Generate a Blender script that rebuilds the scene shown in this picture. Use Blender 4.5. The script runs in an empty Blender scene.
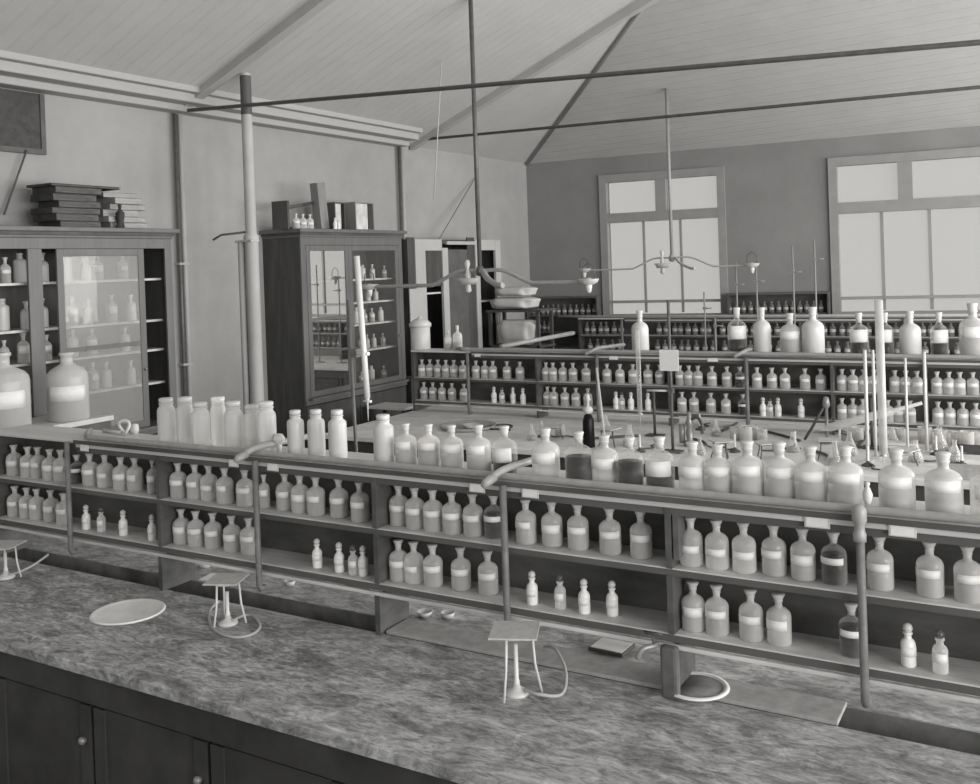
import bpy, bmesh, math, random
from mathutils import Vector, Matrix
random.seed(7)
R = math.radians; PI = math.pi
SC = bpy.context.scene
COL = SC.collection

# ------------------------------------------------------------------ camera
F = 962.24; CX = 490.0; PY = 274.11; ROLL = R(2.0); YAW = R(30.6); PT = R(.455); CZ = 2.2
FW = Vector((-math.sin(YAW)*math.cos(PT), math.cos(YAW)*math.cos(PT), -math.sin(PT))); RT = Vector((math.cos(YAW), math.sin(YAW), 0)); UP = RT.cross(FW)
cR, sR = math.cos(ROLL), math.sin(ROLL)
def ray(u, v):
    a = (u-CX)/F; b = -(v-PY)/F
    return FW + RT*(a*cR+b*sR) + UP*(-a*sR+b*cR)
def onz(u, v, z):
    r = ray(u, v); t = (z-CZ)/r.z; return Vector((r.x*t, r.y*t, z))
def ony(u, v, y):
    r = ray(u, v); t = y/r.y; return Vector((r.x*t, y, CZ+r.z*t))
def onx(u, v, x):
    r = ray(u, v); t = x/r.x; return Vector((x, r.y*t, CZ+r.z*t))
def pu(p):
    d = Vector(p)-Vector((0, 0, CZ)); w = d.dot(FW); ar = d.dot(RT)/w; bu = d.dot(UP)/w
    return CX+F*(ar*cR-bu*sR)
def xat(u, y, z):
    lo, hi = -12.0, 6.0
    for _ in range(40):
        m = (lo+hi)/2
        if pu((m, y, z)) < u: lo = m
        else: hi = m
    return (lo+hi)/2
def yat(u, x, z):
    lo, hi = 1.5, 16.0
    for _ in range(40):
        m = (lo+hi)/2
        if pu((x, m, z)) < u: lo = m
        else: hi = m
    return (lo+hi)/2
cam = bpy.data.objects.new('camera', bpy.data.cameras.new('camera'))
COL.objects.link(cam)
cr = RT*cR - UP*sR; cu = RT*sR + UP*cR
M = Matrix((cr, cu, -FW)).transposed().to_4x4(); M.translation = (0, 0, CZ)
cam.matrix_world = M
cam.data.sensor_width = 36; cam.data.lens = 36*F/980; cam.data.shift_y = -(392-PY)/980
cam.data.clip_start = 0.05; cam.data.clip_end = 200
SC.camera = cam

# ------------------------------------------------------------------ materials
def g(v, warm=0.55):
    return (v*(1+.018*warm), v, v*(1-.035*warm), 1)
def mat(name, v, rough=.6, spec=.3, metal=0, var=0, scale=8, bump=0, bscale=60, stretch=None, v2=None, coat=0):
    m = bpy.data.materials.new(name); m.use_nodes = True
    nt = m.node_tree; b = nt.nodes['Principled BSDF']
    b.inputs['Base Color'].default_value = g(v); b.inputs['Roughness'].default_value = rough
    b.inputs['Metallic'].default_value = metal; b.inputs['Specular IOR Level'].default_value = spec
    b.inputs['Coat Weight'].default_value = coat
    tc = nt.nodes.new('ShaderNodeTexCoord'); mp = nt.nodes.new('ShaderNodeMapping')
    nt.links.new(tc.outputs['Object'], mp.inputs[0])
    if stretch: mp.inputs['Scale'].default_value = stretch
    if var:
        n = nt.nodes.new('ShaderNodeTexNoise'); n.inputs['Scale'].default_value = scale
        n.inputs['Detail'].default_value = 8; n.inputs['Roughness'].default_value = .62
        nt.links.new(mp.outputs[0], n.inputs[0])
        r = nt.nodes.new('ShaderNodeValToRGB')
        r.color_ramp.elements[0].position = .3; r.color_ramp.elements[1].position = .7
        r.color_ramp.elements[0].color = g(max(v*(1-var), .002)); r.color_ramp.elements[1].color = g(v2 if v2 else v*(1+var))
        nt.links.new(n.outputs['Fac'], r.inputs[0]); nt.links.new(r.outputs[0], b.inputs['Base Color'])
    if bump:
        n = nt.nodes.new('ShaderNodeTexNoise'); n.inputs['Scale'].default_value = bscale; n.inputs['Detail'].default_value = 4
        nt.links.new(mp.outputs[0], n.inputs[0])
        bp = nt.nodes.new('ShaderNodeBump'); bp.inputs['Strength'].default_value = bump; bp.inputs['Distance'].default_value = .01
        nt.links.new(n.outputs['Fac'], bp.inputs['Height']); nt.links.new(bp.outputs[0], b.inputs['Normal'])
    return m
def glassy(name, v, alpha, rough=.12, spec=.6, mirror=0, tint=1, edge=0):
    m = bpy.data.materials.new(name); m.use_nodes = True
    nt = m.node_tree; b = nt.nodes['Principled BSDF']; out = nt.nodes['Material Output']
    b.inputs['Base Color'].default_value = g(v); b.inputs['Roughness'].default_value = rough
    b.inputs['Specular IOR Level'].default_value = spec
    t = nt.nodes.new('ShaderNodeBsdfTransparent'); mx = nt.nodes.new('ShaderNodeMixShader')
    mx.inputs[0].default_value = alpha; t.inputs[0].default_value = (tint, tint*.995, tint*.985, 1)
    if edge:
        lw = nt.nodes.new('ShaderNodeLayerWeight'); lw.inputs[0].default_value = .35
        mr = nt.nodes.new('ShaderNodeMapRange'); mr.inputs['To Min'].default_value = alpha; mr.inputs['To Max'].default_value = min(1, alpha+edge)
        nt.links.new(lw.outputs['Facing'], mr.inputs['Value']); nt.links.new(mr.outputs[0], mx.inputs[0])
    nt.links.new(t.outputs[0], mx.inputs[1]); nt.links.new(b.outputs[0], mx.inputs[2])
    last = mx
    if mirror:
        gl = nt.nodes.new('ShaderNodeBsdfGlossy'); gl.inputs['Roughness'].default_value = .01
        gl.inputs['Color'].default_value = (.95, .95, .93, 1)
        m2 = nt.nodes.new('ShaderNodeMixShader'); m2.inputs[0].default_value = mirror
        nt.links.new(mx.outputs[0], m2.inputs[1]); nt.links.new(gl.outputs[0], m2.inputs[2]); last = m2
    nt.links.new(last.outputs[0], out.inputs['Surface'])
    return m
MT = {
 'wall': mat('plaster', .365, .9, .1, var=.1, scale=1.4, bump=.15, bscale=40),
 'wall_back': mat('plaster_shaded', .25, .9, .1, var=.10, scale=1.4, bump=.15, bscale=40),  # darker copy of the plaster; the back wall's shade is in its colour
 'ceil': mat('ceiling_paint', .52, .85, .1, var=.05, scale=2),
 'cornice': mat('cornice_paint', .44, .8, .1),
 'floor': mat('floor_boards', .12, .6, .2, var=.3, scale=3, stretch=(1, 8, 1)),
 'rafterpaint': mat('rafter_paint', .42, .7, .1, var=.06, scale=4),
 'trim': mat('window_paint', .30, .6, .2, var=.08, scale=5),
 'dark': mat('dark_stained_wood', .085, .5, .35, var=.35, scale=6, stretch=(1, 1, .2), bump=.1),
 'rackback': mat('rack_back_board', .095, .6, .25, var=.45, scale=5, stretch=(.5, 1, 1.5), bump=.1),
 'cabside': mat('cabinet_side_wood', .075, .55, .3, var=.3, scale=5, stretch=(3, 3, .4)),
 'cabfront': mat('cabinet_front_wood', .145, .45, .4, var=.15, scale=6, stretch=(3, 3, .3)),
 'shelf': mat('worn_shelf_wood', .60, .55, .3, var=.3, scale=9, stretch=(.3, 1, 1), bump=.15),
 'slab': mat('rack_top_board', .62, .5, .3, var=.12, scale=9, stretch=(.2, 1, 1)),
 'apron': mat('rack_apron_wood', .11, .55, .3, var=.2, scale=7, stretch=(.3, 1, 1)),
 'strip': mat('moulding_edge', .60, .4, .4, var=.1, scale=9, stretch=(.2, 1, 1)),
 'pipe': mat('painted_gas_pipe', .34, .4, .5, var=.12, scale=20),
 'postpipe': mat('rusty_post_pipe', .17, .5, .4, var=.3, scale=16),
 'darkpipe': mat('dark_iron_pipe', .11, .4, .5, var=.2, scale=20),
 'lead': mat('lead_board', .12, .5, .4, var=.3, scale=14, bump=.3, bscale=25),
 'bench2': mat('pale_bench_top', .74, .5, .3, var=.18, scale=6, stretch=(.5, 1, 1), bump=.1),
 'benchfront': mat('bench_front_wood', .06, .6, .3, var=.3, scale=5),
 'trough': mat('trough_lead', .16, .7, .2, var=.5, scale=7),
 'iron': mat('iron_stand', .07, .45, .5),
 'steel': mat('bright_iron_wire', .68, .4, .5),
 'gauze': mat('asbestos_gauze', .52, .9, .1, var=.12, scale=30, bump=.3, bscale=120),
 'rubber': mat('rubber_tube', .42, .6, .3),
 'darkrubber': mat('dark_rubber_tube', .08, .6, .3),
 'label': mat('paper_label', .84, .8, .1, var=.06, scale=50),
 'hazelabel': mat('hazed_label', .50, .8, .1),  # duller than paper_label: haze over the far bottles is put into the colour
 'stopper': mat('ground_stopper', .62, .35, .5),
 'white': mat('white_powder_jar', .60, .35, .5, var=.05, scale=12),
 'whitebright': mat('bright_white_glass', .86, .35, .5, var=.05, scale=12),
 'ceramic': mat('white_stoneware', .60, .35, .5, var=.05, scale=8),
 'porcelain': mat('pale_basin', .78, .7, .2, var=.12, scale=7),
 'brass': mat('dull_brass', .28, .35, .5, metal=.3),
 'column': mat('column_paint', .46, .5, .3, var=.08, scale=4),
 'columnshade': mat('column_top_shade', .10, .5, .3),  # dark tone for the shade at the column top
 'paper': mat('book_pages', .38, .8, .1, var=.25, scale=14, stretch=(1, 1, 12)),
 'darkpages': mat('yellowed_dark_pages', .12, .8, .1, var=.4, scale=14, stretch=(1, 1, 12)),
 'book': mat('dark_book_cloth', .055, .7, .2, var=.4, scale=12),
 'booklight': mat('pale_book_cloth', .24, .8, .1, var=.3, scale=12),
 'wood': mat('plain_box_wood', .24, .6, .2, var=.2, scale=8, stretch=(1, 1, .3)),
 'cloth': mat('white_cloth', .60, .9, .1, var=.08, scale=8, bump=.4, bscale=12),
 'slate': mat('dark_slate', .06, .6, .3, var=.3, scale=20),
 'tile': mat('bench_tile', .36, .6, .2, var=.2, scale=20),
 'rope': mat('pale_cord', .55, .8, .1),
 'glass': glassy('bottle_glass', .98, .30, edge=.58),
 'glassmilk': glassy('frosted_bottle_glass', .72, .50, .3, edge=.4),
 'glassclear': glassy('clear_glassware', .75, .22, .08, edge=.6),
 'liq_a': glassy('clear_liquid', .30, .45, .1, edge=.2),
 'liq_b': glassy('grey_liquid', .13, .6, .1),
 'liq_d': glassy('dark_liquid', .010, .97, .3, .15),
 'glassthin': glassy('thin_bottle_glass', .8, .05, edge=.5),
 'pane': glassy('dimmed_window_glass', .55, .12, .3, .3, tint=.765),  # grey tint in the glass dims the bright sky behind the panes
 'cabglass': glassy('cabinet_glass', .5, .06, .1, .3, mirror=.008),
 'cabglass3': glassy('reflection_veil_glass', .55, .30, .25, .3, mirror=.008),  # pale coat stands in for reflections veiling the left cabinet door
 'cabglass2': glassy('cabinet_glass_bright', .5, .10, .1, .5, mirror=.72),
}
# bench top: stained, scrubbed wood with pale bleached patches and dark scorch marks
def bench_mat():
    m = bpy.data.materials.new('stained_bench_top'); m.use_nodes = True
    nt = m.node_tree; N = nt.nodes.new; L = nt.links.new; b = nt.nodes['Principled BSDF']
    tc = N('ShaderNodeTexCoord')
    def noise(scale, sc, det=8, dist=0):
        mp = N('ShaderNodeMapping'); mp.inputs['Scale'].default_value = sc; L(tc.outputs['Object'], mp.inputs[0])
        n = N('ShaderNodeTexNoise'); n.inputs['Scale'].default_value = scale; n.inputs['Detail'].default_value = det
        n.inputs['Roughness'].default_value = .72; n.inputs['Distortion'].default_value = dist; L(mp.outputs[0], n.inputs[0]); return n
    def ramp(n, p0, c0, p1, c1):
        r = N('ShaderNodeValToRGB'); r.color_ramp.elements[0].position = p0; r.color_ramp.elements[0].color = (c0, c0, c0, 1)
        r.color_ramp.elements[1].position = p1; r.color_ramp.elements[1].color = (c1, c1, c1, 1); L(n.outputs['Fac'], r.inputs[0]); return r
    a = ramp(noise(6, (.8, 1.5, 1), 14, .9), .38, .22, .62, .58)
    c = ramp(noise(22, (.6, 1.6, 1), 12, 1.4), .38, .22, .57, 1.0)
    d = ramp(noise(7, (.8, 1.4, 1), 14, 1.2), .54, 0, .68, .42)
    mx = N('ShaderNodeMix'); mx.data_type = 'RGBA'; mx.blend_type = 'MULTIPLY'; mx.inputs[0].default_value = .7
    L(a.outputs[0], mx.inputs[6]); L(c.outputs[0], mx.inputs[7])
    ad = N('ShaderNodeMix'); ad.data_type = 'RGBA'; ad.blend_type = 'ADD'; ad.inputs[0].default_value = .6
    L(mx.outputs[2], ad.inputs[6]); L(d.outputs[0], ad.inputs[7])
    L(ad.outputs[2], b.inputs['Base Color']); b.inputs['Roughness'].default_value = .5
    bp = N('ShaderNodeBump'); bp.inputs['Strength'].default_value = .25; bp.inputs['Distance'].default_value = .004
    L(noise(60, (.6, 1.5, 1)).outputs['Fac'], bp.inputs['Height']); L(bp.outputs[0], b.inputs['Normal'])
    return m
MT['bench'] = bench_mat()
# boarded ceiling: fine tongue and groove lines
def boards(m, axis, width=.14):
    nt = m.node_tree; b = nt.nodes['Principled BSDF']
    tc = nt.nodes.new('ShaderNodeTexCoord'); w = nt.nodes.new('ShaderNodeTexWave')
    w.bands_direction = axis; w.inputs['Scale'].default_value = .314/width; w.inputs['Distortion'].default_value = 0
    nt.links.new(tc.outputs['Object'], w.inputs[0])
    r = nt.nodes.new('ShaderNodeValToRGB'); r.color_ramp.elements[0].position = 0; r.color_ramp.elements[0].color = (0, 0, 0, 1)
    r.color_ramp.elements[1].position = .08; r.color_ramp.elements[1].color = (1, 1, 1, 1)
    nt.links.new(w.outputs['Fac'], r.inputs[0])
    bp = nt.nodes.new('ShaderNodeBump'); bp.inputs['Strength'].default_value = .5; bp.inputs['Distance'].default_value = .01
    nt.links.new(r.outputs[0], bp.inputs['Height']); nt.links.new(bp.outputs[0], b.inputs['Normal'])
boards(MT['ceil'], 'Y')

# ------------------------------------------------------------------ mesh helpers
def box(bm, x0, x1, y0, y1, z0, z1):
    vs = [bm.verts.new(p) for p in ((x0, y0, z0), (x1, y0, z0), (x1, y1, z0), (x0, y1, z0), (x0, y0, z1), (x1, y0, z1), (x1, y1, z1), (x0, y1, z1))]
    for f in ((0, 3, 2, 1), (4, 5, 6, 7), (0, 1, 5, 4), (1, 2, 6, 5), (2, 3, 7, 6), (3, 0, 4, 7)):
        bm.faces.new([vs[i] for i in f])
    return bm
def B(*a):
    bm = bmesh.new()
    for q in (a if isinstance(a[0], (tuple, list)) else [a]): box(bm, *q)
    return bm
def lathe(bm, prof, n=18, c=(0, 0, 0), mi=0):
    rings = []
    for r, z in prof:
        if r < 1e-6: rings.append([bm.verts.new((c[0], c[1], c[2]+z))])
        else: rings.append([bm.verts.new((c[0]+r*math.cos(2*PI*k/n), c[1]+r*math.sin(2*PI*k/n), c[2]+z)) for k in range(n)])
    for a, b in zip(rings, rings[1:]):
        for k in range(n):
            k2 = (k+1) % n
            if len(a) == 1 and len(b) == 1: continue
            if len(a) == 1: f = bm.faces.new((a[0], b[k2], b[k]))
            elif len(b) == 1: f = bm.faces.new((a[k], a[k2], b[0]))
            else: f = bm.faces.new((a[k], a[k2], b[k2], b[k]))
            f.material_index = mi; f.smooth = True
    return bm
def L(prof, n=18, c=(0, 0, 0)): return lathe(bmesh.new(), prof, n, c)
def tube(bm, pts, r, n=8, cap=True, closed=False):
    pts = [Vector(p) for p in pts]; rs = r if isinstance(r, (list, tuple)) else [r]*len(pts)
    rings = []; prev = None
    for i, p in enumerate(pts):
        if closed: d = pts[(i+1) % len(pts)]-pts[i-1]
        else: d = (pts[min(i+1, len(pts)-1)]-pts[max(i-1, 0)])
        d.normalize()
        if prev is None: a = d.orthogonal().normalized()
        else:
            a = prev - d*prev.dot(d)
            a = a.normalized() if a.length > 1e-5 else d.orthogonal().normalized()
        prev = a; b = d.cross(a)
        rings.append([bm.verts.new(p+(a*math.cos(2*PI*k/n)+b*math.sin(2*PI*k/n))*rs[i]) for k in range(n)])
    m = len(rings)
    for i in range(m if closed else m-1):
        A, Bn = rings[i], rings[(i+1) % m]
        for k in range(n):
            f = bm.faces.new((A[k], A[(k+1) % n], Bn[(k+1) % n], Bn[k])); f.smooth = True
    if cap and not closed:
        bm.faces.new(rings[0][::-1]); bm.faces.new(rings[-1])
    return bm
def T(pts, r, n=8, closed=False): return tube(bmesh.new(), pts, r, n, True, closed)
def curvepts(pts, k=6):
    P = [Vector(p) for p in pts]; out = []
    for i in range(len(P)-1):
        p0 = P[max(i-1, 0)]; p1 = P[i]; p2 = P[i+1]; p3 = P[min(i+2, len(P)-1)]
        for j in range(k):
            t = j/k
            out.append(.5*((2*p1)+(p2-p0)*t+(2*p0-5*p1+4*p2-p3)*t*t+(3*p1-p0-3*p2+p3)*t**3))
    out.append(P[-1]); return out
def obj(name, bm, m, parent=None, bevel=0, loc=None):
    me = bpy.data.meshes.new(name)
    bmesh.ops.recalc_face_normals(bm, faces=bm.faces)
    bm.to_mesh(me); bm.free()
    for q in (m if isinstance(m, list) else [m]): me.materials.append(MT[q] if isinstance(q, str) else q)
    o = bpy.data.objects.new(name, me); COL.objects.link(o)
    if parent: o.parent = parent
    if loc is not None: o.location = loc
    if bevel:
        b = o.modifiers.new('bevel', 'BEVEL'); b.width = bevel; b.segments = 2; b.limit_method = 'ANGLE'
    return o
def tag(o, label, cat, group=None):
    o['label'] = label; o['category'] = cat
    if group: o['group'] = group
    return o
def thing(name, label, cat, loc=(0, 0, 0), rz=0, group=None):
    o = bpy.data.objects.new(name, None); COL.objects.link(o)
    o.location = loc; o.rotation_euler = (0, 0, rz); o.empty_display_size = .05
    return tag(o, label, cat, group)
def struct(name, bm, m, parent=None, bevel=0):
    o = obj(name, bm, m, parent, bevel)
    if not parent: o['kind'] = 'structure'
    return o
KIDS = {}
def kids(o):
    return [c for c in COL.objects if c.parent == o] if o.name not in KIDS else KIDS[o.name]
def copy_tree(o, parent=None):
    c = o.copy(); COL.objects.link(c); c.parent = parent
    for ch in kids(o): copy_tree(ch, c)
    return c
class Proto:
    """first use is the thing itself, later uses are copies of it and of each part"""
    def __init__(s, make): s.make = make; s.o = None; s.ch = None
    def at(s, loc, rz, label, group=None, scale=1, name=None):
        if s.o is None:
            s.o = s.make(); s.ch = [c for c in COL.objects if c.parent == s.o]
            KIDS[s.o.name] = s.ch
            for c in s.ch: KIDS[c.name] = [d for d in COL.objects if d.parent == c]
            o = s.o
        else: o = copy_tree(s.o)
        o.location = loc; o.rotation_euler = (0, 0, rz)
        o.scale = scale if isinstance(scale, tuple) else (scale,)*3
        o['label'] = label
        if group: o['group'] = group
        elif 'group' in o: del o['group']
        return o
ORD = 'first second third fourth fifth sixth seventh eighth ninth tenth eleventh twelfth thirteenth fourteenth fifteenth sixteenth seventeenth eighteenth nineteenth twentieth'.split()
def ordw(i):
    if i < 20: return ORD[i]
    tens = ['twenty', 'thirty', 'forty', 'fifty', 'sixty', 'seventy'][(i+1)//10-2]
    n = (i+1) % 10
    return tens+'-'+ORD[n-1] if n else tens[:-1]+'ieth'

# ------------------------------------------------------------------ room shell
XW = -6.8; YC = 12.665; EZ = 3.71; XR = 4.8; YB = -2.6; SL = .42
wd = Vector((6.01, .53, 0)).normalized(); wn = Vector((wd.y, -wd.x, 0))      # along the back wall, into the room
P0 = Vector((XW, YC, 0))
def wpt(s, z, off=0): return P0 + wd*s + wn*off + Vector((0, 0, z))
def onw(u, v):
    r = ray(u, v); n = wn; t = n.dot(P0)/n.dot(r); p = r*t; return (p-P0).dot(wd), CZ+p.z
def wbox(bm, s0, s1, z0, z1, o0, o1):
    """box on the back wall: s along, z up, o0..o1 offsets into the room"""
    vs = [bm.verts.new(wpt(s, z, o)) for z in (z0, z1) for (s, o) in ((s0, o0), (s1, o0), (s1, o1), (s0, o1))]
    for f in ((0, 3, 2, 1), (4, 5, 6, 7), (0, 1, 5, 4), (1, 2, 6, 5), (2, 3, 7, 6), (3, 0, 4, 7)): bm.faces.new([vs[i] for i in f])
SEND = (XR-XW)/wd.x
YBR = wpt(SEND, 0).y
struct('floor', B(XW-.2, XR+.2, YB-.2, 14.2, -.1, 0), 'floor')
struct('wall_left', B(XW-.2, XW, YB-.2, 12.95, 0, EZ+.25), 'wall')
# windows in the back wall: (s0, s1, z0, z1) of the openings
W1 = (onw(604, 200)[0], onw(721, 200)[0], 1.42, 3.37)
W2 = (onw(834, 200)[0], onw(834, 200)[0]+2.6, 1.42, 3.37)
bm = bmesh.new()
ss = [0, W1[0], W1[1], W2[0], W2[1], SEND+.1]
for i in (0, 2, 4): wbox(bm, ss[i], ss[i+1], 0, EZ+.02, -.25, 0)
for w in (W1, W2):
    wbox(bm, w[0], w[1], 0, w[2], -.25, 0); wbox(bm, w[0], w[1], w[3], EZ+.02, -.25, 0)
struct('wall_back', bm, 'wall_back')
bm = bmesh.new(); box(bm, XW, XR, YB-.2, YB, 0, 1.0); box(bm, XW, XR, YB-.2, YB, 3.4, 6.3)
for xa_, xb_ in ((XW, -6.3), (-3.3, -2.9), (0.1, .5), (3.5, XR)): box(bm, xa_, xb_, YB-.2, YB, 1.0, 3.4)
struct('wall_rear', bm, 'wall')
# right wall: tall windows, mostly outside the picture
bm = bmesh.new()
box(bm, XR, XR+.25, YB, YBR, 0, .9); box(bm, XR, XR+.25, YB, YBR, 3.55, EZ+.02)
yy = [YB, -1.9, .9, 1.3, 4.1, 4.5, 7.3, 7.7, 10.5, 10.9, 13.2, YBR+.02]
for i in range(0, 12, 2): box(bm, XR, XR+.25, yy[i], yy[i+1], .9, 3.55)
struct('wall_right', bm, 'wall')
k = 3
for i in range(1, 10, 2):
    y0, y1 = yy[i], yy[i+1]; e = thing('window_%d' % k, 'x', 'x'); k += 1
    del e['label']; del e['category']; e['kind'] = 'structure'
    obj('window_frame', B((XR+.02, XR+.1, y0, y0+.07, .9, 3.55), (XR+.02, XR+.1, y1-.07, y1, .9, 3.55), (XR+.02, XR+.1, y0+.07, y1-.07, 2.75, 2.83),
        (XR+.02, XR+.1, (y0+y1)/2-.03, (y0+y1)/2+.03, .97, 3.48), (XR+.02, XR+.1, y0+.07, y1-.07, .9, .97), (XR+.02, XR+.1, y0+.07, y1-.07, 3.48, 3.55)), 'trim', e)
def window(n, w, tr, mull_top, mull_low, s_tr):
    e = thing('window_%d' % n, 'x', 'x'); del e['label']; del e['category']; e['kind'] = 'structure'
    s0, s1, z0, z1 = w; bm = bmesh.new()
    wbox(bm, s0-.06, s0+.045, z0-.02, z1+.08, -.10, .04); wbox(bm, s1-.045, s1+.06, z0-.02, z1+.08, -.10, .04)
    wbox(bm, s0+.045, s1-.045, z1-.03, z1+.08, -.10, .04); wbox(bm, s0+.045, s1-.045, z0-.02, z0+.03, -.10, .04); wbox(bm, s0+.045, s1-.045, z0+.19, z0+.225, -.08, .03)
    wbox(bm, s0+.045, s1-.045, s_tr[0], s_tr[1], -.10, .035)
    for c, h in mull_top: wbox(bm, c-h, c+h, s_tr[1], z1-.03, -.09, .03)
    obj('window_frame', bm, 'trim', e)
    bm = bmesh.new()
    for c, h in mull_low: wbox(bm, c-h, c+h, z0+.05, s_tr[0], -.07, -.03)
    obj('glazing_bar', bm, 'trim', e)
    bm = bmesh.new(); wbox(bm, s0+.05, s1-.05, z0, z1, -.055, -.050)
    obj('window_pane', bm, 'pane', e)
    bm = bmesh.new(); wbox(bm, s0-.12, s1+.12, z0-.06, z0-.02, -.02, .10)
    obj('window_sill', bm, 'trim', e)
tz = (onw(660, 219)[1], onw(660, 213)[1])
window(1, W1, 0, [(onw(661, 200)[0], .075)], [(onw(643, 240)[0], .014), (onw(680, 240)[0], .014)], (tz[0]-.02, tz[1]+.03))
window(2, W2, 0, [(onw(905, 180)[0], .085), (onw(905, 180)[0]+1.15, .085)], [(onw(882, 240)[0], .02), (onw(930, 240)[0], .02), (onw(930, 240)[0]+.62, .02), (onw(930, 240)[0]+1.24, .02)], (tz[0]-.06, tz[1]+.0))
# hipped, boarded ceiling
RX = (XW+XR)/2; RZ = EZ+SL*(RX-XW); ry = YC-(RX-XW)*.93
bm = bmesh.new()
def V(x, y, z): return bm.verts.new((x, y, z))
a = V(XW, YB-.2, EZ); b = V(XW, YC, EZ); c = V(XR, YBR, EZ); d = V(XR, YB-.2, EZ); e1 = V(RX, ry, RZ); e2 = V(RX, YB-.2, RZ)
for f in ((a, b, e1, e2), (b, c, e1), (c, d, e2, e1)): bm.faces.new(f)
ce = struct('ceiling', bm, 'ceil'); so = ce.modifiers.new('s', 'SOLIDIFY'); so.thickness = .08; so.offset = 1
bm = bmesh.new()
tube(bm, [(XW+.02, YC-.02, EZ+.0), (RX, ry, RZ-.03)], .035, 6)
tube(bm, [(XR-.02, YBR-.02, EZ+.0), (RX, ry, RZ-.03)], .035, 6)
struct('trim_1', bm, 'rafterpaint')
# cornice along the left wall, ending at the far truss
bm = bmesh.new()
box(bm, XW, XW+.30, YB, 9.45, EZ+.02, EZ+.10); box(bm, XW, XW+.36, YB, 9.45, EZ+.10, EZ+.20); box(bm, XW, XW+.42, YB, 9.45, EZ+.20, EZ+.27); box(bm, XW, XW+.16, YB, 9.45, EZ-.04, EZ+.02)
struct('trim_2', bm, 'cornice', bevel=.01)
# light frieze in the far bays
# roof trusses: rafter board and iron tie rod
def truss(y, p0, p1, which):
    t = thing('roof_truss', which, 'truss', (0, 0, 0))
    bm = bmesh.new()
    for s in (-1, 1):
        x0 = RX+s*(RX-XW)*-1 if s > 0 else XR
        xa = XW+.02 if s > 0 else XR-.02
        vs = []
        for yy_ in (y-.05, y+.05):
            for x_, dz in ((xa, -.02), (RX, -.02), (RX, -.16), (xa, -.16)):
                vs.append(bm.verts.new((x_, yy_, EZ+SL*abs(x_-(XW if s > 0 else XR))+dz+ (.10 if x_ == xa else 0))))
        for f in ((0, 1, 2, 3), (7, 6, 5, 4), (0, 4, 5, 1), (3, 2, 6, 7), (0, 3, 7, 4), (1, 5, 6, 2)): bm.faces.new([vs[i] for i in f])
    obj('rafter', bm, 'rafterpaint', t)
    obj('tie_rod', T([p0, p1], .017, 8), 'darkpipe', t)
    return t
q0 = ony(415, 141, 9.7); q1 = ony(870, 98, 9.7); dq = (q1-q0).normalized()
truss(9.7, (XW+.01, 9.7, q0.z+.01), q0+dq*((XR-q0.x)/dq.x*.99), 'pale rafter and thin tie rod crossing before the back windows')
q0 = ony(232, 106, 6.05); q1 = ony(337, 97, 6.05); dq = (q1-q0).normalized()
truss(6.05, (XW+.01, 6.05, q0.z+.03), q0+dq*((XR-q0.x)/dq.x*.99), 'nearer rafter and tie rod passing the iron column')
for o in [o for o in COL.objects if o.name.startswith('roof_truss')]:
    del o['label']; del o['category']; o['kind'] = 'structure'
for i, o in enumerate([o for o in COL.objects if o.name.startswith('roof_truss')]): o.name = 'trim_%d' % (3+i)

# iron column and wall pipes
cp = ony(253, 300, 6.0); ct = ony(246.6, 97, 6.0)
t = thing('iron_column', 'tall pale round iron column standing before the left wall', 'column', (ony(252, 260, 6.2).x, 6.2, 0))
zb_ = ony(251, 236, 6.2).z
obj('shaft', L([(0, 0), (.11, 0), (.11, .10), (.072, .14), (.060, .2), (.060, zb_-.05), (.066, zb_-.04), (.066, zb_+.0), (.048, zb_+.02), (.046, 3.96)], 24), 'column', t)
obj('side_pipe', T([(-.085, -.04, 0), (-.085, -.04, zb_-.05)], .030, 14), 'column', t)
obj('collar', B(-.13, .068, -.072, .03, zb_-.055, zb_-.035), 'column', t, bevel=.004)
obj('top_shade', L([(.048, 3.60), (.048, 3.94)], 24), 'columnshade', t)  # dark sleeve painted in for shade under the ceiling
obj('bracket', T([(0, 0, zb_+.04), (-.26, -.10, zb_+.02), (-.34, -.12, zb_-.02)], .010), 'darkpipe', t)
def wallpipe(u, z0, z1, lab, y=None):
    yv = yat(u, XW+.05, 2.6) if y is None else y
    t = thing('wall_pipe', lab, 'pipe', (XW+.05, yv, 0))
    obj('pipe', T([(0, 0, z0), (0, 0, z1)], .017), 'darkpipe', t)
    obj('pipe', T([(.0, .055, z0), (.0, .055, z1)], .022), 'column', t)
    bm = bmesh.new()
    for z in [z0+.5+i*.9 for i in range(int((z1-z0-.3)/.9))]: box(bm, -.049, .024, -.025, .085, z-.010, z+.010)
    obj('pipe_clip', bm, 'column', t)
wallpipe(179, .02, EZ-.05, 'pair of vertical wall pipes right of the left cabinet')
wallpipe(402, .02, EZ-.02, 'pair of vertical wall pipes behind the second cabinet')

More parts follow.
